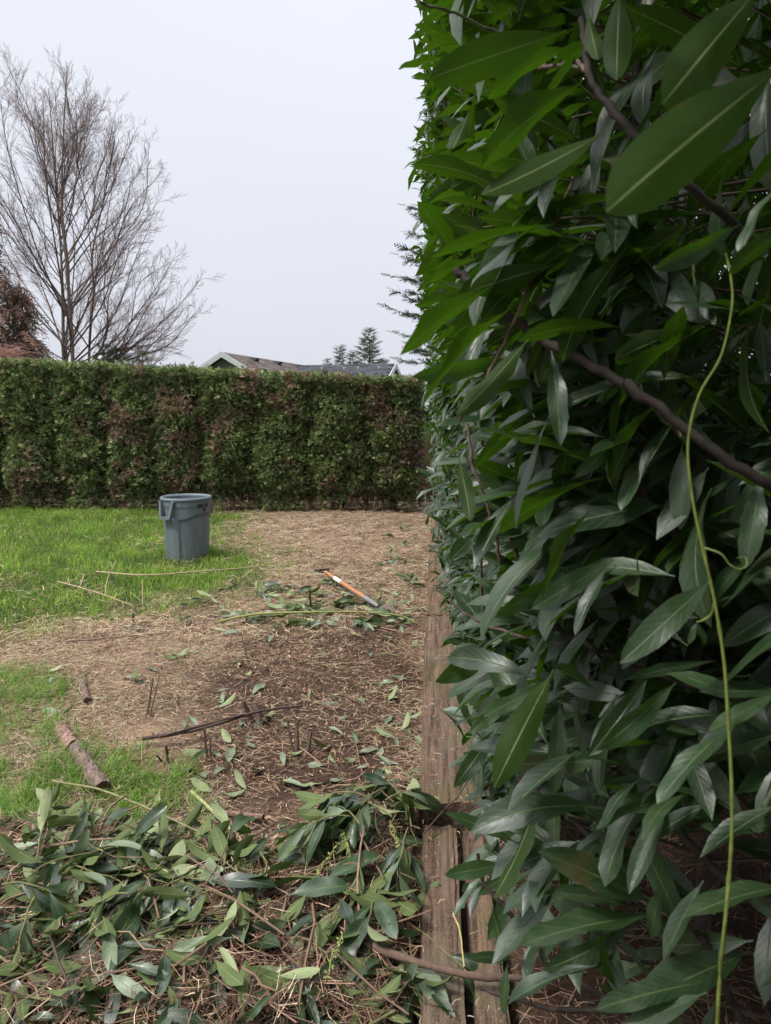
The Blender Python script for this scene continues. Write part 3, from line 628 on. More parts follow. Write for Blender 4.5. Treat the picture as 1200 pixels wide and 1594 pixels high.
# branches that show at the face, from the survey: (px, py, distance), thickness in metres
BR = [([(705, 414, 1.05), (730, 440, 1.03), (800, 497, .98), (865, 540, .92), (960, 590, .88), (1060, 662, .86), (1180, 745, .84), (1300, 800, .9)], .0085, .012, (.055, .04, .035)),
      ([(712, 549, 1.25), (760, 578, 1.2), (850, 612, 1.15), (960, 650, 1.1), (1080, 720, 1.1)], .006, .009, (.045, .032, .028)),
      ([(908, 232, 1.02), (880, 310, .98), (850, 385, .95), (800, 500, .93), (755, 590, .94), (716, 654, .96)], .0032, .0042, (.20, .125, .085)),
      ([(728, 660, 1.2), (735, 720, 1.2), (750, 760, 1.2), (765, 815, 1.22), (780, 880, 1.25)], .004, .0055, (.23, .155, .105)),
      ([(905, 30, .86), (915, 110, .84), (935, 150, .83), (985, 205, .8), (1060, 280, .8), (1180, 380, .85)], .006, .009, (.06, .045, .038)),
      ([(822, 106, .95), (860, 103, .92), (895, 98, .88), (918, 115, .85)], .004, .005, (.20, .15, .11)),
      ([(650, 4, .9), (700, 17, .93), (752, 42, .97), (820, 70, 1.0), (905, 110, .9)], .003, .004, (.23, .25, .13)),
      ([(796, 908, 1.2), (830, 945, 1.18), (880, 985, 1.12), (950, 1020, 1.06), (1030, 1055, 1.0), (1130, 1082, .98), (1260, 1100, 1.0)], .0055, .008, (.045, .032, .028)),
      ([(706, 943, 1.45), (740, 965, 1.42), (790, 985, 1.35), (850, 1000, 1.28), (910, 1003, 1.2), (1000, 1040, 1.1)], .004, .006, (.17, .115, .09)),
      ([(803, 1212, 1.3), (850, 1245, 1.28), (915, 1300, 1.22), (975, 1340, 1.15), (1080, 1400, 1.1), (1200, 1480, 1.1)], .0085, .011, (.04, .03, .026)),
      ([(935, 1150, 1.25), (985, 1205, 1.18), (1030, 1255, 1.12), (1080, 1320, 1.08), (1140, 1375, 1.05), (1250, 1420, 1.05)], .008, .012, (.095, .075, .062)),
      ([(743, 1328, 1.42), (752, 1370, 1.42), (775, 1400, 1.4), (805, 1435, 1.38), (845, 1475, 1.36), (905, 1530, 1.35), (1000, 1590, 1.35), (1100, 1660, 1.35)], .006, .010, (.06, .042, .034)),
      ([(748, 1538, 1.55), (800, 1555, 1.52), (860, 1570, 1.5), (960, 1575, 1.45), (1080, 1590, 1.4)], .007, .010, (.07, .05, .04)),
      ([(1085, 1450, 1.0), (1110, 1490, 1.0), (1130, 1540, 1.0), (1165, 1610, 1.0)], .008, .010, (.07, .05, .04)),
      ([(900, 855, 1.15), (960, 862, 1.1), (1030, 855, 1.05), (1120, 830, 1.0), (1240, 800, 1.0)], .005, .007, (.13, .09, .07)),
      ([(960, 700, 1.0), (985, 735, 1.0), (1010, 785, 1.0), (1050, 830, 1.0), (1130, 900, 1.0)], .009, .011, (.05, .035, .03)),
      ([(985, 575, .95), (1010, 630, .93), (1062, 680, .9)], .003, .004, (.16, .17, .06)),
      ([(1000, 520, .98), (1075, 500, .95), (1080, 440, .95), (1075, 380, 1.0)], .003, .003, (.14, .17, .06)),
      ([(830, 1330, 1.55), (880, 1420, 1.5), (930, 1480, 1.5), (1020, 1500, 1.5)], .005, .008, (.05, .036, .03))]
for pts, r0, r1, c in BR:
    w = np.array([P(*p) for p in pts]); s = spline(w, 6); s += rng.normal(0, .0012, s.shape)
    a = Acc(); tube_acc(a, s - HO, np.linspace(r0 * .62, r1 * .58, len(s)) * (1 + .22 * (rng.random(len(s)) < .16) + rng.normal(0, .03, len(s))), 9, np.repeat(np.array(c) * rng.uniform(.25, .7, (len(s), 1)), 9, 0), .05)
    a.build('branch', M['twig'], hedge, True)
# leaves that show singly, from the survey: base px, tip px, distances, side turned to the viewer (+ glossy upper, - pale underside), roll
LV = [((1225, 95), (922, 338), .56, .47, -1, .35), ((1190, -30), (1005, 195), .66, .58, -1, -.5), ((882, 48), (661, 122), .84, .78, -1, .25), ((885, 72), (742, 135), .92, .86, -1, -.3),
      ((905, 128), (722, 246), .84, .78, -1, .2), ((942, 205), (752, 318), .82, .78, -1, .95), ((838, 268), (866, 362), 1.0, .97, -1, .2), ((716, 70), (648, 30), .98, .95, -1, .4),
      ((698, 92), (618, 97), 1.0, .96, -1, .6), ((815, 160), (745, 190), 1.0, .95, -1, .7), ((730, 175), (700, 250), 1.1, 1.05, -1, .5), ((790, 235), (698, 300), 1.05, 1.0, -1, .6),
      ((745, 215), (650, 255), 1.1, 1.0, -1, 1.0), ((762, 447), (610, 540), .80, .74, -1, .35), ((795, 480), (632, 608), .84, .78, -1, .85), ((822, 528), (716, 657), .88, .84, -1, .7),
      ((790, 557), (658, 592), .98, .92, 1, 1.0), ((745, 400), (650, 437), .98, .93, -1, .6), ((862, 412), (728, 452), .92, .88, -1, -.2), ((858, 545), (876, 682), .92, .88, 1, .2),
      ((856, 645), (788, 806), .92, .84, 1, 1.15), ((714, 712), (736, 812), 1.05, 1.02, -1, -.1), ((918, 795), (822, 918), .90, .84, -1, .75), ((955, 872), (838, 940), .92, .86, 1, .3),
      ((948, 878), (888, 975), .90, .86, 1, .6), ((1108, 902), (976, 1020), .86, .80, 1, .2), ((862, 1042), (768, 1222), .92, .86, -1, .05), ((872, 1088), (864, 1236), 1.02, 1.0, 1, -.1),
      ((775, 1008), (692, 1058), 1.15, 1.05, 1, .7), ((852, 982), (796, 1082), 1.05, 1.0, 1, .9), ((800, 1085), (738, 1135), 1.12, 1.05, 1, .3), ((775, 1130), (712, 1222), 1.2, 1.15, 1, .4),
      ((836, 1245), (788, 1402), 1.12, 1.08, -1, 1.0), ((805, 1312), (702, 1262), 1.22, 1.2, 1, .3), ((1015, 1405), (866, 1328), .98, .92, 1, .2), ((1072, 1470), (1000, 1305), .96, .95, 1, .1),
      ((1022, 1425), (818, 1442), .98, .92, 1, .75), ((985, 1440), (860, 1520), 1.05, 1.0, 1, .9), ((1095, 1528), (938, 1558), .82, .78, 1, .2), ((1100, 1545), (960, 1605), .8, .78, 1, .1),
      ((1215, 1078), (1108, 1128), .80, .76, 1, .3), ((1130, 1135), (1018, 1232), .82, .78, 1, .7), ((1010, 1052), (930, 1172), .95, .9, 1, .5), ((1052, 1062), (945, 1168), .92, .88, 1, .8),
      ((1062, 690), (1056, 818), .92, .9, 1, .2), ((1185, 735), (1162, 878), .86, .84, 1, .1), ((1068, 512), (942, 560), .92, .88, -1, -.2), ((1025, 430), (975, 545), .98, .95, 1, .4),
      ((1100, 430), (1040, 530), 1.0, .98, 1, .5), ((1140, 455), (1245, 500), .95, .9, 1, .8), ((985, 660), (905, 740), .95, .92, 1, .8), ((1020, 690), (960, 780), .95, .9, 1, .7),
      ((1150, 350), (1040, 420), .80, .76, 1, 1.1), ((1210, 290), (1140, 380), .74, .72, 1, .9), ((1230, 350), (1128, 420), .70, .68, -1, .3), ((975, 275), (985, 350), .9, .88, 1, .7),
      ((965, -20), (958, 130), .8, .78, -1, .1), ((915, 20), (930, 105), .76, .74, -1, .3), ((790, 1345), (700, 1360), 1.35, 1.3, 1, .3), ((752, 1360), (705, 1420), 1.38, 1.34, 1, .5),
      ((765, 1410), (780, 1468), 1.38, 1.36, -1, .2), ((800, 1490), (738, 1490), 1.45, 1.4, 1, .3), ((790, 1500), (780, 1580), 1.42, 1.4, 1, .4), ((1130, 1370), (1230, 1440), .85, .82, 1, .2),
      ((1225, 1380), (1075, 1400), .84, .8, 1, .5), ((880, 1320), (878, 1420), 1.15, 1.12, -1, .9), ((945, 1200), (925, 1285), 1.25, 1.2, 1, .4), ((870, 895), (780, 960), 1.05, 1.0, 1, .8)]
for (b, t, d0, d1, side, roll) in LV:
    B = P(*b, d0); T = P(*t, d1); d = T - B; ln = float(np.linalg.norm(d))
    tocam = norm(CAM - (B + T) / 2); nn = norm(tocam * side + np.array([0, 0, .55 if side > 0 else .35])); dn = norm(d)
    nn = norm(nn - dn * (nn @ dn)); nn = nn * math.cos(roll) + np.cross(dn, nn) * math.sin(roll) * (1 if rng.random() < .5 else -1)
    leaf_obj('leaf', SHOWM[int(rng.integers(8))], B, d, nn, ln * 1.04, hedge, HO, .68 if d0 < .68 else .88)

# ------------------------------------------------------------------ green vine climbing in front of the laurel
vn = empty('climbing_vine', P(1115, 1640, .75)); VO = np.array(vn.location)
tag(vn, 'long yellow-green vine stem hanging down in front of the laurel leaves', 'vine')
w = spline([P(*p) for p in [(1130, 395, .80), (1138, 435, .78), (1139, 480, .77), (1122, 555, .76), (1088, 615, .75), (1071, 690, .75), (1077, 770, .75), (1092, 845, .75), (1112, 935, .75), (1127, 1030, .75), (1134, 1130, .75), (1139, 1230, .75), (1138, 1320, .75), (1130, 1420, .75), (1121, 1510, .76), (1115, 1620, .77)]], 6)
kn = (np.arange(len(w)) % 8 == 3); a = Acc(); tube_acc(a, w - VO, np.linspace(.0011, .0021, len(w)) * (1 + .4 * kn), 8, np.repeat(np.array([.12, .15, .03]) * np.where(kn, .75, 1)[:, None] * rng.uniform(.85, 1.15, (len(w), 1)), 8, 0)); a.build('stem', M['twig'], vn, True)
w = spline([P(*p) for p in [(1094, 852, .75), (1122, 862, .74), (1135, 878, .74), (1150, 886, .74), (1162, 880, .74), (1160, 868, .745), (1148, 868, .745)]], 5)
a = Acc(); tube_acc(a, w - VO, np.linspace(.0011, .0006, len(w)), 6, (.14, .17, .05)); a.build('tendril', M['twig'], vn, True)
w = spline([P(*p) for p in [(1112, 935, .75), (1108, 955, .76), (1095, 965, .77), (1085, 968, .78)]], 5)
a = Acc(); tube_acc(a, w - VO, np.linspace(.0014, .0008, len(w)), 6, (.2, .25, .06)); a.build('leaf_stalk', M['twig'], vn, True)
for b, t in (((1085, 968), (1072, 1000)), ((1084, 966), (1100, 1002)), ((1088, 962), (1070, 958))):
    B = P(*b, .78); T = P(*t, .78); leaf_obj('leaf', LEAFM[1], B, T - B, norm(CAM - B) + np.array([0, 0, .5]), float(np.linalg.norm(T - B)) * 1.1, vn, VO)

# ------------------------------------------------------------------ clipped cedar hedge at the end of the lawn
cedar = empty('cedar_hedge', (-4.8, 11.6, 0)); CO = np.array([-4.8, 11.6, 0])
tag(cedar, 'long clipped cedar hedge with brown patches across the far end of the lawn', 'hedge')
def spray_tpl(seed):
    g = np.random.default_rng(seed); V = []; F = []
    for k, (a, l, o) in enumerate([(0, 1.0, 0), (.55, .7, .18), (-.55, .7, .25), (.75, .5, .45), (-.75, .5, .5), (1.0, .42, .05)]):
        a += g.normal(0, .12); d = np.array([math.sin(a), math.cos(a), g.normal(0, .25)]) * l * g.uniform(.8, 1.15); s = np.array([math.cos(a), -math.sin(a), 0]) * .09
        b = np.array([0, o, 0]); n = len(V); V += [b, b + d * .55 + s, b + d, b + d * .55 - s]; F += [(n, n + 1, n + 2, n + 3)]
    return np.array(V), np.array(F)
SPT = [spray_tpl(k) for k in range(4)]
def mass(acc, B, D, Nn, Ln, cols, tpls):
    Fm = frames(D, Nn); var = rng.integers(0, len(tpls), len(B))
    for k in range(len(tpls)):
        s = np.where(var == k)[0]; V, F = tpls[k]; m = len(V)
        W = np.einsum('nij,vj->nvi', Fm[s] * Ln[s][:, None, None], V) + B[s][:, None]
        acc.add(W.reshape(-1, 3), (F[None] + (np.arange(len(s)) * m)[:, None, None]).reshape(-1, F.shape[1]), np.repeat(cols[s], m, 0))
YF = 11.02
cx = -.61; k = 0
def hz_top(x): return 2.07 - (x + .3) * .050 + (fbm(x, 0 * np.asarray(x, float), 31, 2.0) - .5) * .10
while cx > -8.4:
    wd = rng.uniform(.72, .98); hw = wd * .56
    sh = empty('shrub', (0, 0, 0)); sh.parent = cedar; sh.location = (cx - CO[0], 0, 0); O = np.array([cx, CO[1], 0])
    topz = float(hz_top(np.array([cx]))[0]); yoff = rng.normal(0, .035)
    # sprays: front face, top and flanks of the column
    nf = int(4500 * wd / .85); U = rng.uniform(-1, 1, nf); zz = rng.uniform(.01, 1, nf) ** .96 * topz
    bul = np.sqrt(np.clip(1 - (np.abs(U) ** 2.6), 0, 1)); lump = (fbm(cx + U * hw, zz, k * 3.1, 3.2) - .5)
    gapm = fbm(cx + U * hw * 2, zz * 1.4, 77, 2.1)
    yy = YF + yoff + (1 - bul) * .37 - lump * .42 + rng.exponential(.05, nf) + sstep(.55, .25, zz) * .12
    keep = rng.random(nf) > sstep(.60, .74, gapm) * .75 + sstep(.25, .05, zz) * .12
    B1 = np.stack([cx + U * hw, yy, zz], -1)[keep]; D1 = np.stack([rng.normal(0, .6, nf), rng.normal(-.75, .3, nf), rng.normal(.25, .55, nf)], -1)[keep]
    nt_ = int(800 * wd / .85); U2 = rng.uniform(-1.0, 1.0, nt_)
    B2 = np.stack([cx + U2 * hw, YF + yoff + rng.uniform(.0, .8, nt_), 0 * U2], -1); B2[:, 2] = hz_top(B2[:, 0]) - .04 + rng.normal(0, .035, nt_); D2 = np.stack([rng.normal(0, .5, nt_), rng.normal(-.2, .5, nt_), rng.uniform(.0, .5, nt_)], -1)
    B = np.vstack([B1, B2]); Dd = norm(np.vstack([D1, D2])); nB = len(B)
    dead = fbm(B[:, 0], B[:, 2], 50, 2.2) * .5 + fbm(B[:, 0], B[:, 2], 60, 5.0) * .5 + sstep(1.0, .2, B[:, 2]) * .05
    isd = rng.random(nB) < sstep(.53, .62, dead) * .8 + .05
    col = pal(nB, [(.135, .18, .062), (.08, .12, .044), (.175, .23, .08), (.23, .285, .115)], .45)
    col[isd] = pal(isd.sum(), [(.28, .19, .13), (.21, .15, .105), (.34, .23, .165), (.20, .175, .11)], .3)
    a = Acc(); mass(a, B - O, Dd, rng.normal(0, 1, (nB, 3)) + np.array([.4, -.3, .2]), rng.uniform(.045, .105, nB), col, SPT)
    f_ = a.build('foliage', M['cedar'], sh); f_['kind'] = 'stuff'
    # twiggy brown heart
    a = Acc(); ns = 240
    st = np.stack([cx + rng.uniform(-.25, .25, ns), YF + rng.uniform(.3, .6, ns), rng.uniform(.05, topz - .1, ns)], -1)
    en = np.stack([cx + rng.uniform(-1.1, 1.1, ns) * hw, YF + rng.uniform(.03, .3, ns), st[:, 2] + rng.uniform(-.1, .35, ns)], -1); en[:, 2] = np.minimum(en[:, 2], topz - .05)
    V, F = tubes(np.stack([st, (st + en) / 2 + rng.normal(0, .03, (ns, 3)), en], 1) - O, np.tile([[.010, .006, .003]], (ns, 1)), 3); a.add(V, F, (.09, .06, .045))
    t_ = a.build('twigs', M['twig'], sh); t_['kind'] = 'stuff'
    a = Acc(); s = spline([(0, .42 - .58, -.02), (rng.normal(0, .03), .42 - .58, .8), (rng.normal(0, .05), .42 - .58, topz - .2)], 5); tube_acc(a, s, np.linspace(.06, .015, len(s)), 8, (.12, .085, .065), .1); a.build('trunk', M['bark'], sh, True)
    # dark solid core added inside the shrub to keep daylight from showing through
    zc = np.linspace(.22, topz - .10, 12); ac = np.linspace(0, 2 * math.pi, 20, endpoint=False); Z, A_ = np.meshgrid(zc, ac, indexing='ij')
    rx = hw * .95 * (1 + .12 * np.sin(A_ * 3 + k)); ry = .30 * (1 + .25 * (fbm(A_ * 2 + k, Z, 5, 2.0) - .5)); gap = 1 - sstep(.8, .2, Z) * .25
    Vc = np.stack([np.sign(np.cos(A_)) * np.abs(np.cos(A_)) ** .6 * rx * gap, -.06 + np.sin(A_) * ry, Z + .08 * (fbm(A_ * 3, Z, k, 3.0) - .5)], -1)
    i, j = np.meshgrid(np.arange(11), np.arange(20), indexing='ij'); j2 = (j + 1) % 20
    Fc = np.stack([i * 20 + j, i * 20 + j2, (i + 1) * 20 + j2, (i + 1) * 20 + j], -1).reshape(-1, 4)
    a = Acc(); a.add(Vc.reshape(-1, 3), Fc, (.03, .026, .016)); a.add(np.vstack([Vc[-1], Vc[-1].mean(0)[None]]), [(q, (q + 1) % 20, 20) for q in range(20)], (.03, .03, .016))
    a.build('filler_core', M['bark'], sh, True)
    cx -= wd; k += 1

# ------------------------------------------------------------------ board fence behind the cedar hedge
fence = empty('board_fence', (-4.5, 12.45, 0)); tag(fence, 'dark brown board fence behind the cedar hedge', 'fence')
bm_ = []
for v in range(4):
    a = Acc(); h = 1.22 + rng.normal(0, .01); box_acc(a, (-.068, -.011, .03), (.068, .011, h), np.array([.085, .052, .038]) * rng.uniform(.8, 1.2)); bm_.append(a.mesh('fence_board', M['paint']))
x = -9.2
while x < 1.5:
    o = bpy.data.objects.new('board', bm_[int(rng.integers(4))]); COL.objects.link(o); o.parent = fence; o.location = (x + 4.5, rng.normal(0, .002), 0); x += .141
for z in (.3, 1.0):
    a = Acc(); box_acc(a, (-4.8, .016, z), (6.1, .055, z + .09), (.09, .06, .045)); a.build('rail', M['paint'], fence)
for x in np.arange(-9.2, 1.6, 2.4):
    a = Acc(); box_acc(a, (-.05, .058, 0), (.05, .15, 1.25), (.09, .06, .045)); o = a.build('post', M['paint'], fence); o.location = (x + 4.5, 0, 0)

# ------------------------------------------------------------------ houses beyond the fence
def house(name, label, peak, far, half, slope, wallc, roofc, fascia, vents, gable_in=.35, base=0.0):
    """gabled house: ridge from peak to far (world), half width, roof slope; front gable at peak"""
    peak = np.array(peak); far = np.array(far); far[2] = peak[2]
    ax = norm((far - peak) * [1, 1, 0]); Lr = float(np.linalg.norm(far - peak)); side = np.array([-ax[1], ax[0], 0])
    h = empty(name, (peak[0], peak[1], base)); O = np.array([peak[0], peak[1], base]); rz = peak[2] - base; ez = rz - half * slope
    tag(h, label, 'house')
    def W(s, l, z): return side * s + ax * l + np.array([0, 0, z])
    # roof slopes of overlapping shingle courses
    for sg in (1, -1):
        rf = empty('roof', (0, 0, 0)); rf.parent = h
        nc = 22; 
        a = Acc()
        for c in range(nc):
            s0, s1 = half * c / nc, half * (c + 1.12) / nc; z0, z1 = rz - s0 * slope, rz - s1 * slope
            ll = np.linspace(0, Lr, int(Lr / .33) + 2)
            for q in range(len(ll) - 1):
                l0, l1 = ll[q] + (c % 2) * .16, min(ll[q + 1] + (c % 2) * .16 - .012, Lr); dz = .02 + rng.random() * .012
                if l1 <= l0: continue
                a.add([W(sg * s0, l0, z0 + .006), W(sg * s0, l1, z0 + .006), W(sg * s1, l1, z1 + dz), W(sg * s1, l0, z1 + dz), W(sg * s1, l0, z1 - .01), W(sg * s1, l1, z1 - .01)],
                      [(0, 1, 2, 3), (3, 2, 5, 4)], np.array(roofc) * rng.uniform(.72, 1.25))
        sh_ = a.build('shingles', M['shingle'], rf); sh_['kind'] = 'stuff'
        a = Acc(); a.add([W(0, 0, rz - .01), W(0, Lr, rz - .01), W(sg * half, Lr, ez - .01), W(sg * half, 0, ez - .01), W(0, 0, rz - .12), W(0, Lr, rz - .12), W(sg * half, Lr, ez - .12), W(sg * half, 0, ez - .12)],
                         [(0, 3, 2, 1), (4, 5, 6, 7), (0, 4, 7, 3), (1, 2, 6, 5), (3, 7, 6, 2)], np.array(roofc) * .5); a.build('roof_deck', M['shingle'], rf)
        a = Acc(); p = [W(0, -.04, rz + .03), W(sg * half, -.04, ez + .03), W(sg * half, -.04, ez - .20), W(0, -.04, rz - .20), W(0, .0, rz + .03), W(sg * half, .0, ez + .03), W(sg * half, .0, ez - .20), W(0, .0, rz - .20)]
        a.add(p, [(0, 1, 2, 3), (4, 7, 6, 5), (0, 4, 5, 1), (3, 2, 6, 7), (0, 3, 7, 4), (1, 5, 6, 2)], fascia); a.build('fascia', M['paint'], h)
    # walls
    a = Acc(); g = gable_in; hw = half - .45; wz = rz - hw * slope - .13
    V = [W(-hw, g, 0), W(hw, g, 0), W(hw, g, wz), W(0, g, rz - .13), W(-hw, g, wz), W(-hw, Lr - .3, 0), W(hw, Lr - .3, 0), W(hw, Lr - .3, wz), W(0, Lr - .3, rz - .13), W(-hw, Lr - .3, wz)]
    a.add(V, [(0, 1, 2, 4), (5, 9, 7, 6), (0, 4, 9, 5), (1, 6, 7, 2)], wallc); a.add(V, [(2, 3, 4), (7, 9, 8)], wallc); a.build('wall', M['paint'], h)
    for q in range(5):                       # lap siding boards on the gable
        zb = wz + q * .19; hb = (rz - .13 - zb) / slope - .03
        if hb > .15:
            a = Acc(); a.add([W(-hb, g - .02, zb), W(hb, g - .02, zb), W(hb - .1, g - .012, zb + .17), W(-hb + .1, g - .012, zb + .17)], [(0, 1, 2, 3)], np.array(wallc) * rng.uniform(.85, 1.05)); a.build('siding_board', M['paint'], h)
    for sg, s, l, c in vents:
        a = Acc(); z = rz - s * slope
        p0 = W(sg * s, l, z); dn = norm(side * sg - np.array([0, 0, slope])); nn = norm(side * sg * slope + np.array([0, 0, 1]))
        q = [p0 + dn * u + ax * v + nn * w for u, v, w in ((-.16, -.2, 0), (-.16, .2, 0), (.2, .2, 0), (.2, -.2, 0), (-.12, -.17, .03), (-.12, .17, .03), (.2, .17, .17), (.2, -.17, .17))]
        a.add(q, [(4, 5, 6, 7), (0, 1, 5, 4), (1, 2, 6, 5), (2, 3, 7, 6), (3, 0, 4, 7)], c); a.build('roof_vent', M['paint'], h)
    return h, W, rz, O
pk = P(345, 548, 28); fr = P(505, 573, 38)
h1, W1, rz1, O1 = house('house', 'grey green gabled house with brown shingle roof and white trim', pk, fr, 4.6, .56, (.17, .20, .185), (.125, .105, .097), (.42, .43, .42),
    [(-1, .28, 2.0, (.05, .045, .045)), (-1, .28, 4.2, (.05, .045, .045)), (-1, .28, 6.4, (.05, .045, .045)), (-1, .28, 8.3, (.05, .045, .045)), (-1, .9, 8.8, (.5, .5, .5)), (-1, 1.5, 9.8, (.5, .5, .5))])
pk2 = P(611, 568, 26.5); fr2 = P(470, 560, 40)
h2, W2, rz2, O2 = house('house', 'house with dark slate grey roof beyond the cedar hedge', P(616, 566, 30), P(468, 562, 31), 3.6, .48, (.2, .2, .2), (.07, .073, .083), (.4, .41, .42),
    [(1, .4, .8, (.4, .4, .4)), (1, .42, 1.7, (.4, .4, .4)), (1, .45, 2.3, (.4, .4, .4)), (1, .4, 3.3, (.4, .4, .4))], gable_in=.5)
# low side building with a window, seen in the gap beside the cedar hedge
h3 = empty('shed', P(690, 690, 17) * [1, 1, 0]); tag(h3, 'small pale shed with a dark paned window, glimpsed past the hedge end', 'shed'); o3 = np.array(h3.location)
def hb(name, lo, hi, c, m='paint', par=None):
    a = Acc(); box_acc(a, lo, hi, c); return a.build(name, M[m], par or h3)
hb('wall', (-1.2, 0, 0), (1.4, 2.4, 1.78), (.10, .105, .115))
a = Acc(); a.add([(-1.45, -.35, 1.74), (1.65, -.35, 1.74), (1.65, 1.2, 2.25), (-1.45, 1.2, 2.25), (1.65, 2.7, 1.74), (-1.45, 2.7, 1.74)], [(0, 1, 2, 3), (3, 2, 4, 5)], (.34, .35, .38)); a.build('roof', M['shingle'], h3)
hb('eave_board', (-1.45, -.37, 1.63), (1.65, -.352, 1.74), (.40, .41, .42))
w3 = empty('window', (0, 0, 0)); w3.parent = h3
hb('frame', (-.72, -.03, .82), (.42, -.003, 1.50), (.30, .34, .33), par=w3)
for i in range(4):
    hb('pane', (-.68 + i * .275, -.036, .87), (-.46 + i * .275, -.031, 1.45), (.02, .02, .02), 'glass', w3)

# ------------------------------------------------------------------ bare tree
def bare_tree():
    d0 = 20.0; b0 = P(108, 645, d0); b0[2] = 0; O = b0.copy()
    t = empty('bare_tree', b0); tag(t, 'tall leafless tree with several upright stems behind the cedar hedge', 'tree')
    sc = d0 / FPX; g = np.random.default_rng(21)
    barkc = np.array([.10, .078, .065]); twc = np.array([.105, .07, .06]); tip = np.array([.17, .095, .08])
    tw_p, tw_r, tw_c = [], [], []
    rgt = np.array([math.cos(YAW), math.sin(YAW), 0]); fwd = np.array([-math.sin(YAW), math.cos(YAW), 0])
    # crown half width against height
    def crown(z): return np.interp(z, [0, 2.5, 4.5, 7, 9.5, 11.3, 12.4], [3.0, 4.1, 4.0, 3.1, 2.2, 1.2, .3])
    fine = []
    def stem(pts, r0, r1):
        w = []
        for px, py, dy in pts: w.append(P(px, py, d0) + fwd * dy)
        w[0] = np.array([w[0][0], w[0][1], -.05]); s = spline(w, 8); rr = np.linspace(r0, r1, len(s)) * (1 + g.normal(0, .03, len(s)))
        a = Acc(); tube_acc(a, s - O, rr, 8, barkc * g.uniform(.85, 1.15), .07); a.build('trunk', M['bark'], t, True); return s, rr
    trunks = [stem([(99, 645, 0), (99, 560, 0), (95, 460, .1), (88, 360, .2), (78, 250, .25), (68, 130, .3)], .062, .010),
              stem([(114, 645, 0), (115, 550, -.1), (110, 430, -.2), (104, 330, -.3), (106, 220, -.3), (112, 110, -.3)], .068, .010),
              stem([(128, 645, .2), (130, 540, .4), (130, 450, .7), (124, 380, .9), (138, 280, 1.2), (152, 190, 1.3)], .045, .01),
              stem([(60, 645, 1.5), (60, 560, 1.7), (62, 470, 1.8), (58, 390, 2.0), (40, 280, 2.2)], .05, .01)]
    def twig(p, d, ln, r, lvl, up):
        K = (5, 4, 3)[lvl]; pts = [p]; dd = norm(d)
        for k in range(K - 1):
            dd = norm(dd + g.normal(0, .07, 3) + np.array([0, 0, up])); pts.append(pts[-1] + dd * ln / (K - 1))
        pts = np.array(pts); rr = np.linspace(r, max(r * .35, .0022), K); tw_p.append(pts - O); tw_r.append(rr); tw_c.append((twc, twc * 1.1, tip)[min(lvl, 2)] * g.uniform(.7, 1.3))
        if lvl >= 2: return
        for q in np.linspace(.25, .98, (5, 4)[lvl]):
            f = q * (K - 1); i = min(int(f), K - 2); pp = pts[i] + (pts[i + 1] - pts[i]) * (f - i); ax = norm(pts[i + 1] - pts[i]); s = norm(np.cross(ax, g.normal(0, 1, 3)))
            twig(pp, ax + s * g.uniform(.4, .75), ln * .52 * (1.15 - .5 * q) * g.uniform(.7, 1.3), max(rr[i] * .6, .0026), lvl + 1, up)
    # limbs sweep up from the stems to the oval edge of the crown
    ends = [(318, 432, .58), (300, 470, .5), (255, 520, .35), (285, 372, .8), (262, 318, .9), (246, 258, 1.0), (226, 205, 1.1), (200, 158, 1.2), (172, 115, 1.3), (138, 85, 1.45), (98, 70, 1.6), (55, 74, 1.5), (15, 92, 1.4), (-25, 122, 1.25), (-60, 170, 1.15), (-80, 230, 1.1), (-105, 300, .95), (-115, 380, .8), (-90, 460, .6)]
    for rep in range(5):
        for (ex, ey, asc) in ends:
            ey = 136 + (ey - 70) * .86; ex = 104 + (ex - 104) * .95
            k_ = 1.0 if rep == 0 else math.sqrt(g.uniform(.08, 1.0)); cx_, cy_ = 104, ey + 60 * (1 - k_)
            tx, ty = cx_ + (ex - cx_) * k_ + g.normal(0, 12), cy_ + g.normal(0, 14); end = P(tx, ty, d0) + fwd * g.normal(0, 1.6) * math.sqrt(max(.1, 1.15 - k_ * k_))
            s, rr = trunks[int(g.integers(0, 3))] if tx > 40 or g.random() < .6 else trunks[3]
            hd = np.linalg.norm((end - s[len(s) // 2])[:2]); zs = max(1.6 + g.random() * 1.2, end[2] - hd * asc * g.uniform(1.0, 1.5) - .7); i = int(np.argmin(np.abs(s[:, 2] - zs))); i = min(i, len(s) - 4); p0 = s[i]
            hv = end - p0; mid = p0 + hv * [.42, .42, .36] + g.normal(0, .12, 3); m2 = p0 + hv * [.75, .75, .70] + g.normal(0, .14, 3)
            pts = spline([p0, mid, m2, end], 6); ln = float(np.linalg.norm(hv)); r0 = min(rr[i] * .55, .008 + .0055 * ln); r2 = np.linspace(r0, .005, len(pts))
            a = Acc(); tube_acc(a, pts - O, r2, 6, barkc * .9 * g.uniform(.8, 1.2), .05); a.build('branch', M['bark'], t, True)
            for q in np.linspace(.22, 1.0, int(6 + ln * 2.4)):
                f = q * (len(pts) - 1); j = min(int(f), len(pts) - 2); pp = pts[j] + (pts[j + 1] - pts[j]) * (f - j); ax = norm(pts[j + 1] - pts[j]); sd_ = norm(np.cross(ax, g.normal(0, 1, 3)))
                twig(pp, ax + sd_ * g.uniform(.4, .8), g.uniform(.5, 1.05) * (1.1 - .5 * q), max(r2[j] * .5, .004), 0, .035)
    a = Acc()
    for K in (3, 4, 5):
        s_ = [i for i, q in enumerate(tw_p) if len(q) == K]; V, F = tubes(np.array([tw_p[i] for i in s_]), np.array([tw_r[i] for i in s_]), 3); a.add(V, F, np.repeat(np.array([tw_c[i] for i in s_]), 3 * K, 0))
    o = a.build('twigs', M['twig'], t); o['kind'] = 'stuff'
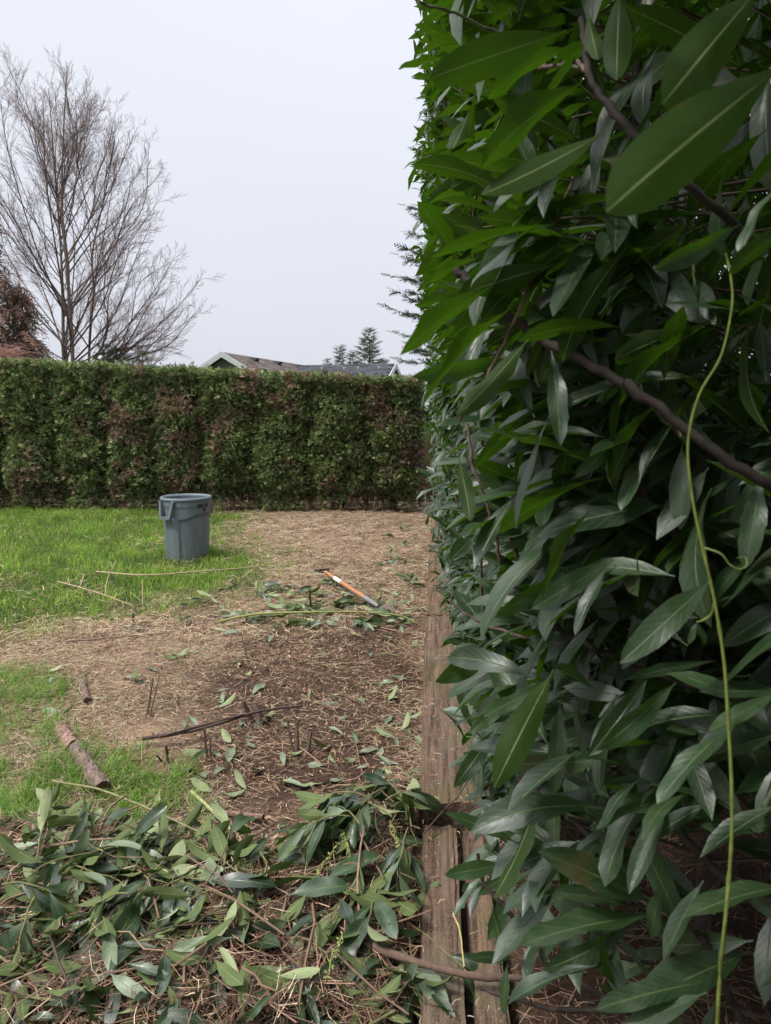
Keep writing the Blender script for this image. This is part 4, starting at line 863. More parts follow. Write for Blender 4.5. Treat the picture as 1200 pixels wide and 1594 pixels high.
    print('bare twigs', len(tw_p))
bare_tree()

# ------------------------------------------------------------------ conifers and the red twigged shrub
def needle_tpl(seed, n=9):
    g = np.random.default_rng(seed); V = []; F = []
    for k in range(n):
        o = k / n; s = -1 if k % 2 else 1; a = g.uniform(.5, .95) * s; l = .34 * (1.1 - o) + .1; d = np.array([math.sin(a), math.cos(a), g.normal(0, .25)]) * l; b = np.array([0, o, 0]); m = len(V)
        q = np.array([math.cos(a), -math.sin(a), 0]) * .055; V += [b - q, b + q, b + d]; F += [(m, m + 1, m + 2)]
    m = len(V); V += [np.array([-.012, 0, 0]), np.array([.012, 0, 0]), np.array([0, 1.05, 0])]; F += [(m, m + 1, m + 2)]
    return np.array(V), np.array(F)
NDT = [needle_tpl(k) for k in range(4)]
def conifer(label, base, h, r, cols, whorl, spr, hang=.0, lift=.15, z0=.2, name='conifer_tree', group=None, tcol=(.10, .07, .055), top_spike=.0):
    O = np.array([base[0], base[1], 0.0]); t = empty(name, O); tag(t, label, 'tree', group)
    a = Acc(); s = spline([(0, 0, -.05), (rng.normal(0, .03), rng.normal(0, .03), h * .5), (0, 0, h)], 6); tube_acc(a, s, np.linspace(max(.05, h * .017), .008, len(s)), 7, tcol, .06); a.build('trunk', M['bark'], t, True)
    bp, br, SBt, SDt, SLt = [], [], [], [], []
    z = h * z0
    while z < h * .99:
        f = (z - h * z0) / (h * (1 - z0)); ln0 = r * (1 - f) ** .8 + .06; nb = int(rng.integers(4, 7)); a0 = rng.uniform(0, 6.28)
        for q in range(nb):
            an = a0 + q * 6.28 / nb + rng.normal(0, .2); ln = ln0 * rng.uniform(.65, 1.15); u = np.array([math.cos(an), math.sin(an), 0]); el = lift + .45 * f + rng.normal(0, .08)
            tt = np.linspace(0, 1, 5); pth = np.array([0, 0, z]) + u * (tt * ln * math.cos(el))[:, None] + np.array([0, 0, 1.0]) * (ln * (tt * math.sin(el) - tt ** 2 * .22 + tt ** 4 * .14))[:, None]
            bp.append(pth); br.append(np.linspace(.010 + .006 * ln, .003, 5))
            ns = max(3, int(ln / spr * 7.0)); tq = rng.uniform(.12, 1.0, ns); i = np.minimum((tq * 4).astype(int), 3); pp = pth[i] + (pth[i + 1] - pth[i]) * (tq * 4 - i)[:, None]
            sd = rng.choice([-1, 1], ns); lat = np.array([-u[1], u[0], 0]); d = u * rng.uniform(.4, 1.0, (ns, 1)) + lat * (sd * rng.uniform(.2, .9, ns))[:, None] + np.array([0, 0, 1.0]) * rng.normal(.08, .2, (ns, 1)) - np.array([0, 0, hang])
            SBt.append(pp); SDt.append(d); SLt.append(spr * rng.uniform(.6, 1.2, ns) * (1.15 - .4 * tq))
            SBt.append(pth[-1:]); SDt.append((u + [0, 0, .25 - hang])[None]); SLt.append(np.array([spr]))
        z += whorl * (1.2 - .5 * f) * rng.uniform(.8, 1.2)
    V, F = tubes(np.array(bp), np.array(br), 4); a = Acc(); a.add(V, F, tcol); o = a.build('branches', M['twig'], t); o['kind'] = 'stuff'
    B = np.concatenate(SBt); D = norm(np.concatenate(SDt)); Ls = np.concatenate(SLt); a = Acc()
    mass(a, B, D, rng.normal(0, .5, (len(B), 3)) + np.array([0, 0, 1.0]), Ls, pal(len(B), cols, .3), NDT); o = a.build('crown', M['cedar'], t); o['kind'] = 'stuff'
    return t
fir = [(.035, .058, .035), (.028, .045, .03), (.05, .075, .045)]; yfir = [(.07, .095, .055), (.095, .11, .05), (.06, .08, .05), (.13, .13, .06)]
def at(px, d): q = P(px, 645, d); return (q[0], q[1])
conifer('dark fir tree whose branch tips poke out behind the laurel hedge', at(722, 17), 11.5, 2.2, fir, .24, .34, lift=.12, z0=.03)
conifer('small pointed conifer above the grey roof, farthest from the laurel', at(510, 46), 5.2, .7, yfir, .2, .3)
conifer('slim conifer second of the row above the grey roof', at(530, 46), 6.0, 1.0, yfir, .2, .33)
conifer('yellowish conifer beside the tallest one above the grey roof', at(550, 46), 5.5, 1.2, yfir, .2, .35)
conifer('tallest conifer of the row above the grey roof', at(575, 45), 6.9, 1.9, yfir, .22, .36)
conifer('short conifer at the end of the row above the grey roof', at(595, 44), 4.9, 1.2, yfir, .2, .35)
conifer('tiny conifer tip just above the cedar hedge beside the bare tree', at(165, 19), 3.5, .5, fir, .22, .22)
conifer('pair-mate conifer tip above the cedar hedge, nearest the house', at(226, 17), 3.05, .3, yfir, .2, .2)
conifer('small dark conifer tip above the cedar hedge under the bare branches', at(186, 20), 3.4, .6, fir, .22, .24)
wp = [(.21, .125, .09), (.14, .095, .07), (.26, .15, .11), (.09, .08, .055)]
conifer('weeping brownish conifer with hanging tassels at the frame edge behind the hedge', at(-25, 16), 7.2, 1.15, wp, .24, .5, hang=1.1, lift=.1, z0=.2)
conifer('short weeping brownish conifer with hanging tassels behind the bare stems', at(45, 16.5), 4.5, .7, wp, .22, .42, hang=1.1, lift=.15, z0=.2)
def red_shrub():
    b = at(-22, 13.6); O = np.array([b[0], b[1], 0]); t = empty('twiggy_shrub', O); tag(t, 'red twigged leafless shrub rising just behind the cedar hedge', 'shrub')
    for k in range(9):
        an = rng.uniform(0, 6.28); p = spline([(0, 0, 0), (math.cos(an) * .15, math.sin(an) * .15, 1.2), (math.cos(an) * .45, math.sin(an) * .45, rng.uniform(2.3, 2.9))], 4); a = Acc(); tube_acc(a, p, np.linspace(.022, .007, len(p)), 5, (.17, .095, .075)); a.build('stem', M['twig'], t, True)
    n = 1300; an = rng.uniform(0, 6.28, n); r0 = rng.uniform(.05, .5, n); z0 = rng.uniform(1.6, 2.8, n); u = np.stack([np.cos(an), np.sin(an), 0 * an], -1); ln = rng.uniform(.25, .75, n); tt = np.linspace(0, 1, 4)
    pth = (u * r0[:, None] + np.array([0, 0, 1.0]) * z0[:, None])[:, None] + (u[:, None] * (tt * 1.0)[None, :, None] + np.array([0, 0, 1.0]) * (tt * .55 - tt ** 2 * .45)[None, :, None]) * ln[:, None, None] + rng.normal(0, .02, (n, 4, 3))
    V, F = tubes(pth, np.tile(np.linspace(.0042, .002, 4), (n, 1)), 3); a = Acc(); a.add(V, F, np.repeat(pal(n, [(.26, .11, .085), (.20, .09, .07), (.30, .17, .13)]), 12, 0)); o = a.build('twigs', M['twig'], t); o['kind'] = 'stuff'
red_shrub()

# ------------------------------------------------------------------ grey rubbish bin
def bin_():
    b = G(293, 868); O = np.array([b[0], b[1], float(gz(b[0], b[1])) - .01]); t = empty('rubbish_bin', O)
    tag(t, 'grey plastic rubbish bin with side handles standing on the lawn', 'rubbish bin')
    H = .685; toc = math.atan2(-O[1], -O[0])                           # direction to the viewer
    hang = toc - R(48)                                                # handle turned towards the lawn side
    nz, na = 60, 168; zz = np.linspace(0, H - .03, nz); aa = np.linspace(0, 2 * math.pi, na, endpoint=False); Z, A_ = np.meshgrid(zz, aa, indexing='ij')
    r0 = np.interp(Z, [0, .02, H], [.226, .236, .258])
    rel = (A_ - hang + math.pi) % (2 * math.pi) - math.pi; rel2 = (rel + math.pi) % math.pi; rel2 = np.where(rel2 > math.pi / 2, rel2 - math.pi, rel2)    # handles on both sides
    ab = np.abs(rel2); topb = .45 + .055 * sstep(R(35), R(85), ab)    # upper edge of the recessed panels rises between the handles
    pan = sstep(R(27), R(30.5), ab) * sstep(topb + .008, topb - .008, Z) * sstep(.0, .02, Z)
    gro = sstep(R(11), R(9), np.abs(ab - R(18)) * 0 + ab) * sstep(.44, .42, Z)
    r = r0 - .015 * pan - .008 * gro + .006 * sstep(.575, .595, Z)
    V = np.stack([r * np.cos(A_), r * np.sin(A_), Z], -1); i, j = np.meshgrid(np.arange(nz - 1), np.arange(na), indexing='ij'); j2 = (j + 1) % na
    F = np.stack([i * na + j, i * na + j2, (i + 1) * na + j2, (i + 1) * na + j], -1).reshape(-1, 4)
    a = Acc(); a.add(V.reshape(-1, 3), F)
    Vi = np.stack([(r0 - .024) * np.cos(A_), (r0 - .024) * np.sin(A_), np.maximum(Z, .012)], -1); a.add(Vi.reshape(-1, 3), F[:, ::-1])
    rb = .236 - .024; cc = np.stack([rb * np.cos(aa), rb * np.sin(aa), 0 * aa + .014], -1); a.add(np.vstack([cc, [[0, 0, .014]]]), [(q, (q + 1) % na, na) for q in range(na)])
    a.build('body', M['bin'], t, True)
    # rolled rim
    prof = np.array([(.236, H - .035), (.258, H - .042), (.268, H - .036), (.272, H - .018), (.269, H - .004), (.262, H), (.251, H), (.243, H - .006), (.238, H - .02)]); K = len(prof)
    q = prof[None, :, 0] ; V = np.stack([prof[None, :, 0] * np.cos(aa)[:, None], prof[None, :, 0] * np.sin(aa)[:, None], prof[None, :, 1] + 0 * aa[:, None]], -1)
    i, j = np.meshgrid(np.arange(na), np.arange(K), indexing='ij'); i2 = (i + 1) % na; j2 = (j + 1) % K
    a = Acc(); a.add(V.reshape(-1, 3), np.stack([i * K + j, i2 * K + j, i2 * K + j2, i * K + j2], -1).reshape(-1, 4)); a.build('rim', M['bin'], t, True)
    for s in (0, math.pi):                                            # open trapezoid grips under the rim
        c_ = hang + s; e = np.array([math.cos(c_), math.sin(c_), 0]); l = np.array([-e[1], e[0], 0]); up = np.array([0, 0, 1.0]); a = Acc()
        def bar(p, q, w, d):
            ax = norm(q - p); n = norm(np.cross(ax, e)); V = [p + n * w * sx + e * d * sy for sx, sy in ((-1, -1), (1, -1), (1, 1), (-1, 1))] + [q + n * w * sx + e * d * sy for sx, sy in ((-1, -1), (1, -1), (1, 1), (-1, 1))]
            a.add(V, [(0, 3, 2, 1), (4, 5, 6, 7), (0, 1, 5, 4), (1, 2, 6, 5), (2, 3, 7, 6), (3, 0, 4, 7)])
        tl, tr = e * .264 + l * .095 + up * (H - .03), e * .264 - l * .095 + up * (H - .03); bl, br2 = e * .292 + l * .066 + up * (H - .205), e * .292 - l * .066 + up * (H - .205)
        bar(tl, bl, .013, .014); bar(tr, br2, .013, .014); bar(bl + l * .012, br2 - l * .012, .013, .016)
        a.add([bl + l * .012, br2 - l * .012, e * .24 - l * .06 + up * (H - .235), e * .24 + l * .06 + up * (H - .235)], [(0, 1, 2, 3)])
        for sg in (1, -1):                                            # ears that tie the grip to the wall
            a.add([e * .256 + l * sg * .10 + up * (H - .03), e * .268 + l * sg * .1 + up * (H - .03), e * .292 + l * sg * .072 + up * (H - .2), e * .236 + l * sg * .072 + up * (H - .2)], [(0, 1, 2, 3)])
        a.build('handle', M['bin'], t)
    # moulded lettering bent round the wall
    def lettering(txt, size, ang, z):
        cu = bpy.data.curves.new('lettering', 'FONT'); cu.body = txt; cu.size = size; cu.align_x = 'CENTER'; cu.extrude = .002; cu.offset = .0016
        tmp = bpy.data.objects.new('tmp_text', cu); COL.objects.link(tmp); dg = bpy.context.evaluated_depsgraph_get(); me = bpy.data.meshes.new_from_object(tmp.evaluated_get(dg)); bpy.data.objects.remove(tmp)
        n = len(me.vertices); co = np.empty(n * 3, np.float32); me.vertices.foreach_get('co', co); co = co.reshape(-1, 3)
        rr = np.interp(z + co[:, 1], [0, .02, H], [.226, .236, .258]) + .008 + co[:, 2]; an = ang + co[:, 0] / .256
        me.vertices.foreach_set('co', np.stack([rr * np.cos(an), rr * np.sin(an), z + co[:, 1]], -1).astype(np.float32).ravel()); me.materials.clear(); me.materials.append(M['ink']); me.update()
        o = bpy.data.objects.new('lettering', me); COL.objects.link(o); o.parent = t
    ta = hang + R(90); lettering('BRUTE', .05, ta, .585); lettering('32', .038, ta + R(3), .54)
bin_()

# ------------------------------------------------------------------ orange handled digging tool
def tool():
    A_ = G(507, 891, .10); B_ = G(586, 942, .06); O = np.array([A_[0], A_[1], float(gz(A_[0], A_[1]))]); t = empty('garden_shovel', O)
    tag(t, 'garden tool with orange shaft and grey socket lying on the dry litter', 'garden tool'); d = norm(B_ - A_); Ln = float(np.linalg.norm(B_ - A_)); l = norm(np.cross(d, [0, 0, 1]))
    def cyl(name, f0, f1, r0, r1, c, m):
        a = Acc(); s = np.array([A_ + d * Ln * f for f in np.linspace(f0, f1, 6)]); tube_acc(a, s - O, np.linspace(r0, r1, 6), 12, c); return a.build(name, M[m], t, True)
    cyl('shaft', .0, .80, .0175, .0175, (.42, .185, .09), 'handle'); cyl('sticker', .20, .34, .0182, .0182, (.68, .70, .68), 'handle'); cyl('socket', .795, 1.03, .020, .015, (.20, .20, .21), 'steel')
    a = Acc(); p = spline([A_ - d * .10 + l * .05, A_ - d * .05 + l * .045, A_ - d * .0 + l * .005], 6); tube_acc(a, p - O, .008, 8, (.015, .015, .017)); p = spline([A_ - d * .10 - l * .05, A_ - d * .05 - l * .045, A_ - d * .0 - l * .005], 6); tube_acc(a, p - O, .008, 8, (.015, .015, .017))
    p = np.array([A_ - d * .10 + l * .07, A_ - d * .10 - l * .07]); tube_acc(a, p - O, .010, 8, (.015, .015, .017)); a.build('grip', M['handle'], t, True)
    E = A_ + d * Ln * 1.0; n, m = 9, 7; V = []
    for i in range(n):
        f = i / (n - 1); w = .10 * (1 - max(0, f - .65) ** 1.6 * 3.6)
        for j in range(m):
            s = j / (m - 1) * 2 - 1; q = E + d * (f * .17) + l * (w * s); q[2] = E[2] - .005 + .03 * s * s * (1 - f * .6) - .03 * f; q[2] = max(q[2] - .02, float(gz(q[0], q[1])) + .004); V.append(q)
    V = np.array(V); F = [(i * m + j, i * m + j + 1, (i + 1) * m + j + 1, (i + 1) * m + j) for i in range(n - 1) for j in range(m - 1)]
    a = Acc(); a.add(V - O, F, (.09, .05, .036)); a.add(V - O - [0, 0, .003], np.array(F)[:, ::-1], (.09, .05, .036)); a.build('blade', M['steel'], t, True)
tool()

# ------------------------------------------------------------------ logs, cones, cut stubs, loose sticks
def log(p0, p1, r, label, name='log', col=(.15, .105, .085), n=22):
    O = (p0 + p1) / 2; O[2] = min(p0[2], p1[2]) - r; K = 26; s = np.array([p0 + (p1 - p0) * f for f in np.linspace(0, 1, K)]); s += rng.normal(0, r * .03, s.shape)
    V, F = tubes(s[None], np.full((1, K), r), n); c = np.repeat(s, n, 0); q = V - c; ang = np.tile(np.arange(n), K) * .9; ax = np.repeat(np.linspace(0, 1, K) * 12, n)
    k = 1 + .22 * (fbm(ang, ax, 3, 1.3) - .5) * 2 + .10 * (rng.random(len(V)) - .5); V = c + q * k[:, None]
    o_ = empty(name, O); a = Acc(); a.add(V - O, F, np.array(col) * (.55 + .9 * fbm(ang, ax, 9, 1.0))[:, None]); a.build('bark', M['bark'], o_, False)
    for e, rv in ((0, 0), (K - 1, 1)):
        vv = V[e * n:(e + 1) * n] - O; idx = np.array([[0, 1 + i, 1 + (i + 1) % n] for i in range(n)]); a = Acc(); cc = vv.mean(0); ring = np.vstack([cc[None], vv * .97 + cc * .03]); a.add(ring, idx if rv else idx[:, ::-1], (.10, .065, .045)); a.build('cut_end', M['bark'], o_)
    return tag(o_, label, 'log')
log(G(118, 1166, .02), G(160, 1228, .03), .034, 'short log with flaky grey brown bark lying in the grass')
log(G(92, 1132, .015), G(114, 1165, .02), .035, 'rotten bark piece in line behind the flaky log', col=(.24, .15, .12))
log(G(128, 1062, .03), G(136, 1090, .03), .018, 'small dark stick of bark standing out beside a grass tuft', col=(.15, .10, .085))
log(G(338, 1264, .02), G(410, 1272, .02), .011, 'stubby brown stick half buried in the bare soil', name='stick', col=(.2, .13, .1))
log(G(352, 1375, .03), G(352, 1335, .10), .009, 'short cut stub standing upright behind the brush pile', name='stub', col=(.13, .08, .06))
def stick(pts, r0, r1, col, label, name='cut_branch', cat='branch', group=None, n=7, k=6, jitter=.0007):
    w = np.array([G(p[0], p[1], p[2]) for p in pts]); w = spline(w, k); w += rng.normal(0, jitter, w.shape); O = w[0].copy()
    a = Acc(); rr = np.linspace(r0, r1, len(w)) * (1 + rng.normal(0, .06, len(w))); tube_acc(a, w - O, rr, n, col, .05); o = a.build(name, M['twig'], None, True); o.location = O
    return tag(o, label, cat, group)
gb = (.23, .235, .085); bb = (.17, .11, .08); db = (.075, .05, .04); tb = (.36, .27, .17)
stick([(340, 968, .06), (400, 956, .09), (480, 953, .12), (560, 953, .11), (620, 958, .08), (650, 970, .03)], .010, .006, gb, 'long arched green branch across the bare soil')
stick([(222, 1150, .03), (310, 1135, .04), (385, 1112, .05), (430, 1103, .05), (472, 1099, .04)], .009, .006, db, 'dark brown branch lying past the broken stub')
stick([(246, 1148, .05), (320, 1128, .05), (380, 1112, .06)], .006, .005, db, 'thinner dark branch alongside the dark brown one')
stick([(82, 1216, .06), (150, 1228, .10), (230, 1258, .14), (310, 1295, .13), (400, 1325, .09), (452, 1345, .05)], .005, .003, (.20, .19, .09), 'long thin green brown branch over the grass and soil')
stick([(195, 1238, .15), (168, 1262, .16), (146, 1320, .14), (140, 1352, .12), (152, 1400, .06)], .004, .005, (.20, .15, .09), 'thin forked shoot rising from the brush pile to the long branch')
stick([(312, 1294, .12), (280, 1330, .10), (260, 1370, .07), (242, 1385, .05)], .003, .003, (.23, .23, .10), 'thin green side shoot bending into the brush pile')
stick([(298, 1232, .03), (330, 1262, .03), (360, 1292, .02)], .008, .006, (.30, .32, .13), 'short straight pale green stem on the soil')
stick([(562, 1467, .13), (620, 1488, .155), (680, 1506, .165), (740, 1519, .165), (800, 1522, .15), (860, 1520, .13)], .011, .008, (.13, .085, .062), 'thick brown stick lying across the split railroad tie')
stick([(505, 1476, .09), (570, 1473, .10), (632, 1459, .10)], .006, .005, (.27, .17, .11), 'reddish twig crossing under the thick brown stick')
stick([(622, 1355, .05), (632, 1420, .07), (640, 1475, .08), (648, 1520, .06)], .006, .004, (.30, .17, .12), 'reddish twig standing along the edge of the tie')
stick([(150, 1398, .09), (200, 1400, .10), (280, 1414, .09)], .008, .006, (.27, .18, .13), 'pinkish brown stick on top of the brush pile')
stick([(-20, 1340, .09), (45, 1340, .10), (88, 1334, .10)], .007, .006, (.29, .2, .15), 'brown stick entering the brush pile at its grassy edge')
stick([(15, 1358, .08), (60, 1350, .09), (110, 1342, .09)], .005, .005, (.27, .18, .13), 'second brown stick below the first at the grassy edge')
stick([(48, 1550, .05), (50, 1490, .10), (56, 1430, .15)], .007, .006, (.30, .21, .15), 'upright brown stick leaning out of the brush pile')
stick([(60, 1468, .10), (120, 1492, .08), (180, 1510, .07)], .007, .006, (.26, .16, .11), 'reddish stick low in the brush pile by the drooping sprig')
stick([(250, 1525, .06), (285, 1560, .07)], .007, .006, (.30, .18, .13), 'short reddish stick end in the brush pile')
stick([(440, 1505, .06), (480, 1478, .09), (530, 1460, .10)], .012, .009, (.08, .055, .045), 'dark thick stick in the hollow of the brush pile')
stick([(425, 1508, .07), (470, 1514, .07)], .007, .007, (.33, .25, .17), 'pale chip of wood beside the dark hollow')
stick([(330, 1420, .07), (360, 1460, .09), (372, 1490, .08)], .004, .003, (.33, .33, .11), 'yellow green bare shoot sticking up from the brush pile')
stick([(405, 1425, .10), (455, 1380, .13), (500, 1345, .14)], .004, .003, (.20, .15, .10), 'thin brown shoot rising towards the big leafy clump')
stick([(657, 1300, .15), (690, 1262, .19), (712, 1240, .22), (735, 1205, .26)], .003, .0025, db, 'thin dark twig bridging the gap between the ties')
stick([(722, 1505, .16), (716, 1450, .16), (705, 1422, .165)], .002, .0025, (.42, .37, .14), 'thin yellow stalk on the crumbly tie')
stick([(25, 1003, .02), (120, 997, .04), (200, 990, .05), (270, 985, .03)], .007, .004, (.17, .115, .085), 'thin brown branch along the lawn rim')
stick([(-10, 1005, .02), (20, 990, .06), (50, 978, .04)], .006, .004, tb, 'pale bent stalk at the lawn rim')
stick([(90, 905, .06), (150, 922, .08), (205, 942, .05)], .006, .004, tb, 'pale dry stalk slanting over the lawn grass')
stick([(150, 890, .07), (230, 895, .09), (330, 888, .06), (400, 882, .04)], .008, .005, tb, 'long pale stalk lying in front of the bin')
stick([(163, 928, .03), (168, 900, .16), (182, 872, .30)], .006, .004, tb, 'tall dry stalk standing up from the lawn')
stick([(122, 918, .03), (132, 893, .14)], .006, .004, tb, 'short dry stalk standing beside the tall one')
stick([(222, 945, .02), (222, 903, .22)], .007, .005, tb, 'upright dry stalk at the boundary of lawn and litter')
stick([(385, 1030, .02), (380, 1005, .10), (375, 985, .16)], .004, .003, db, 'slender dark shoot standing in the bare soil')
stick([(620, 925, .04), (640, 905, .10), (662, 890, .18), (676, 876, .22)], .005, .003, (.2, .18, .09), 'thin curved twig leaning on the reddish tie')
stick([(430, 862, .05), (470, 858, .05), (520, 868, .05)], .006, .004, (.17, .12, .09), 'brown stick in the far litter')
stick([(505, 840, .05), (560, 842, .06), (640, 862, .05)], .006, .004, (.30, .2, .14), 'reddish dry stem lying in the far litter')
def stub(name_label, base, parts):
    b = G(*base); O = np.array([b[0], b[1], float(gz(b[0], b[1])) - .01]); t = empty('cut_stub', O); tag(t, name_label, 'stub', 'cut stubs left in the soil')
    for (px, py, z, r, ox) in parts:
        q = G(px, py, z); a = Acc(); s = spline([np.array([ox, 0, -.02]), (q - O) * [.55, .55, .5] + [ox * .6, 0, 0], q - O], 4); tube_acc(a, s, np.linspace(r * 1.15, r * .78, len(s)), 8, np.array(db) * rng.uniform(.8, 1.4), .12); a.build('stem', M['twig'], t, True)
stub('two slender dark cut stems beside the green tufts', (226, 1122), [(238, 1056, .17, .006, 0), (248, 1052, .18, .004, .01)])
stub('broken thick dark stub with a splintered top', (396, 1120), [(378, 1092, .10, .013, 0), (395, 1096, .06, .020, .03), (412, 1120, .03, .011, .03)])
stub('thin dark stub pair nearer than the splintered one', (327, 1182), [(318, 1134, .13, .006, -.01), (327, 1148, .10, .005, 0)])
stub('pair of mossy cut stems in the bare soil', (462, 1172), [(447, 1120, .13, .006, -.01), (462, 1125, .12, .009, .0)])
stub('single thick leaning cut stem beside the mossy pair', (477, 1172), [(484, 1138, .09, .009, 0)])
stub('short hooked dark stub in the grass rim', (262, 1180), [(258, 1160, .07, .007, 0), (244, 1176, .04, .005, -.01)])
stub('dark stub behind the arched green branch', (484, 952), [(482, 918, .20, .009, 0)])
stub('dark stub at the lawn boundary under the upright stalk', (208, 970), [(207, 955, .08, .010, 0)])
def cone(px, py, z, r, ln, label):
    p = G(px, py, z); t = empty('pine_cone', p); tag(t, label, 'pine cone', 'pine cones in the brush pile'); an = rng.uniform(0, 6.28); ax = np.array([math.cos(an), math.sin(an), .15]); Fm = frames(ax[None], np.array([[0, 0, 1.0]]))[0]
    sc_ = Acc(); 
    sc_.add([(-.9, 0, 0), (.9, 0, 0), (.8, .7, .25), (0, 1.15, .35), (-.8, .7, .25), (0, .5, .45)], [(0, 1, 5), (1, 2, 5), (2, 3, 5), (3, 4, 5), (4, 0, 5)], (.21, .12, .08)); me = sc_.mesh('cone_scale', M['bark'])
    a = Acc(); tube_acc(a, np.array([ax * ln * (f - .5) for f in np.linspace(0, 1, 7)]), r * .7 * np.sin(np.linspace(.5, 2.9, 7)), 8, (.09, .05, .035)); a.build('core', M['bark'], t, True)
    for k in range(54):
        f = k / 54; th = k * 2.4; rr = r * math.sin(.45 + f * 2.4); rad = Fm[:, 0] * math.cos(th) + Fm[:, 2] * math.sin(th); b = ax * ln * (f - .5) + rad * rr * .45
        leaf_obj('scale', me, b, rad * .8 + ax * .55, ax * .8 - rad * .5, r * .42, t)
cone(633, 1393, .07, .022, .06, 'brown pine cone against the tie beside the leafy clump')
cone(616, 1521, .05, .024, .065, 'open reddish pine cone beside the thick brown stick')
cone(572, 1362, .06, .018, .05, 'dark pine cone tucked in the leafy clump')

# ------------------------------------------------------------------ cut laurel lying about
def sprig(B, d, ln, n, size, label, up=.25, droop=.0, stemc=(.16, .15, .065), group=None, tip_fan=True):
    """a cut laurel shoot: stem and its leaves"""
    B = np.array(B, float); d = norm(d); t = empty('laurel_cutting', B); tag(t, label, 'laurel cutting', group)
    tt = np.linspace(0, 1, 8); s = d[None] * (tt * ln)[:, None] + np.array([0, 0, 1.0]) * (up * ln * tt * (1 - .6 * tt) - droop * ln * tt ** 2)[:, None] + rng.normal(0, .004, (8, 3)) * tt[:, None]
    w = s + B; gg = gz(w[:, 0], w[:, 1]) + .012; w[:, 2] = np.maximum(w[:, 2], gg); s = w - B
    a = Acc(); tube_acc(a, s, np.linspace(.0030, .0016, 8), 6, stemc); a.build('stem', M['twig'], t, True)
    u = norm(np.cross(d, [0, 0, 1.0])); v = np.cross(u, d); ph = rng.uniform(0, 6.28)
    for k in range(n):
        f = .25 + .75 * (k + 1) / n; i = min(int(f * 7), 6); p = s[i] + (s[i + 1] - s[i]) * (f * 7 - i); ax = norm(s[i + 1] - s[i]); an = ph + k * 2.4
        rad = u * math.cos(an) + v * math.sin(an) * .7
        ld_ = norm(ax * (.55 + .5 * f) + rad * rng.uniform(.5, 1.0) + np.array([0, 0, -droop * .9 - .28]) + rng.normal(0, .14, 3)); ls = size * rng.uniform(.72, 1.15) * (1.0 if f < .9 else .75)
        tip = p + B + ld_ * ls; gt = float(gz(tip[0], tip[1])) + (.010 if B[1] < 4.6 else .03)
        if tip[2] < gt: ld_ = norm(np.array([ld_[0], ld_[1], (gt - p[2] - B[2]) / ls]))
        nn = np.array([0, 0, 1.0]) + rng.normal(0, .55, 3); nn = nn if rng.random() < .58 else -nn
        leaf_obj('leaf', (PALEM if rng.random() < .24 else CUTM)[int(rng.integers(NV))], p, ld_, nn, ls, t, wx=rng.uniform(1.0, 1.3))
    return t
GP = 'cut laurel shoots heaped in the brush pile'
PL = 'cut laurel shoot with green leaves heaped in the near brush pile'
def pz(px, py, dz=.03):
    g = G(px, py, .08); return np.array([g[0], g[1], float(gz(g[0], g[1])) + dz])
# named clumps
for q, (px, py, ang, up) in enumerate([(640, 1325, 1.75, .75), (610, 1345, 2.6, .35), (560, 1365, 2.2, .25), (600, 1325, .6, .35), (545, 1345, 3.4, .2), (628, 1300, 2.3, .7), (575, 1320, 3.0, .3), (600, 1300, 4.2, .3), (635, 1345, 4.6, .2)]):
    sprig(pz(px, py, .15), (math.cos(ang), math.sin(ang), .1), rng.uniform(.14, .22), 10, rng.uniform(.13, .17), 'cut laurel shoot in the big leafy clump against the tie', up, .35, group='shoots of the leafy clump by the tie')
sprig(pz(205, 1470, .13), (-1, -.1, .1), .16, 9, .13, 'pale drooping laurel sprig hanging over the middle of the pile', .15, .95)
sprig(pz(62, 1420, .12), (-.2, .8, .3), .18, 8, .12, 'dark upright laurel sprig spreading leaves on the pile', .5, .1)
sprig(pz(10, 1462, .12), (1, .0, .1), .14, 6, .15, 'laurel sprig with one long dark leaf at the pile edge', .2, .3)
sprig(pz(60, 1480, .12), (.2, -1, .05), .16, 8, .15, 'laurel sprig with bluish hanging leaves beside the upright stick', .1, .7)
for k in range(46):
    px = rng.uniform(-40, 640); lo = np.interp(px, [0, 150, 330, 440, 520, 600, 650], [1335, 1340, 1370, 1420, 1380, 1400, 1400]); py = lo + abs(rng.normal(0, .45)) * (1594 - lo)
    if k < 22: px = rng.uniform(-20, 430); py = rng.uniform(1335, 1430) + max(0, px - 300) * .2
    an = rng.uniform(0, 6.28); sprig(pz(px, py, rng.uniform(.02, .07)), (math.cos(an), math.sin(an), .05), rng.uniform(.14, .26), int(rng.integers(6, 10)), rng.uniform(.13, .19), PL, rng.uniform(.0, .12), rng.uniform(0, .2), group=GP)
GQ = 'cut laurel shoots strewn by the tool'
for k in range(30):
    px = 360 + 295 * ((k * .618) % 1); py = rng.uniform(908, 985); b = G(px, py); b[2] = float(gz(b[0], b[1])) + .045; an = rng.uniform(0, 6.28)
    sprig(b, (math.cos(an), math.sin(an), 0), rng.uniform(.2, .4), int(rng.integers(5, 10)), rng.uniform(.13, .18), 'cut laurel shoot strewn on the litter near the orange handled tool', .12, .1, group=GQ)
GR = 'cut laurel shoots strewn near the far tie'
for k in range(9):
    px = rng.uniform(590, 668); py = rng.uniform(822, 905); b = G(px, py); b[2] = float(gz(b[0], b[1])) + .045; an = rng.uniform(0, 6.28)
    sprig(b, (math.cos(an), math.sin(an), 0), rng.uniform(.18, .3), 6, rng.uniform(.11, .15), 'cut laurel shoot lying far off between tool and cedar hedge', .2, .1, group=GR)
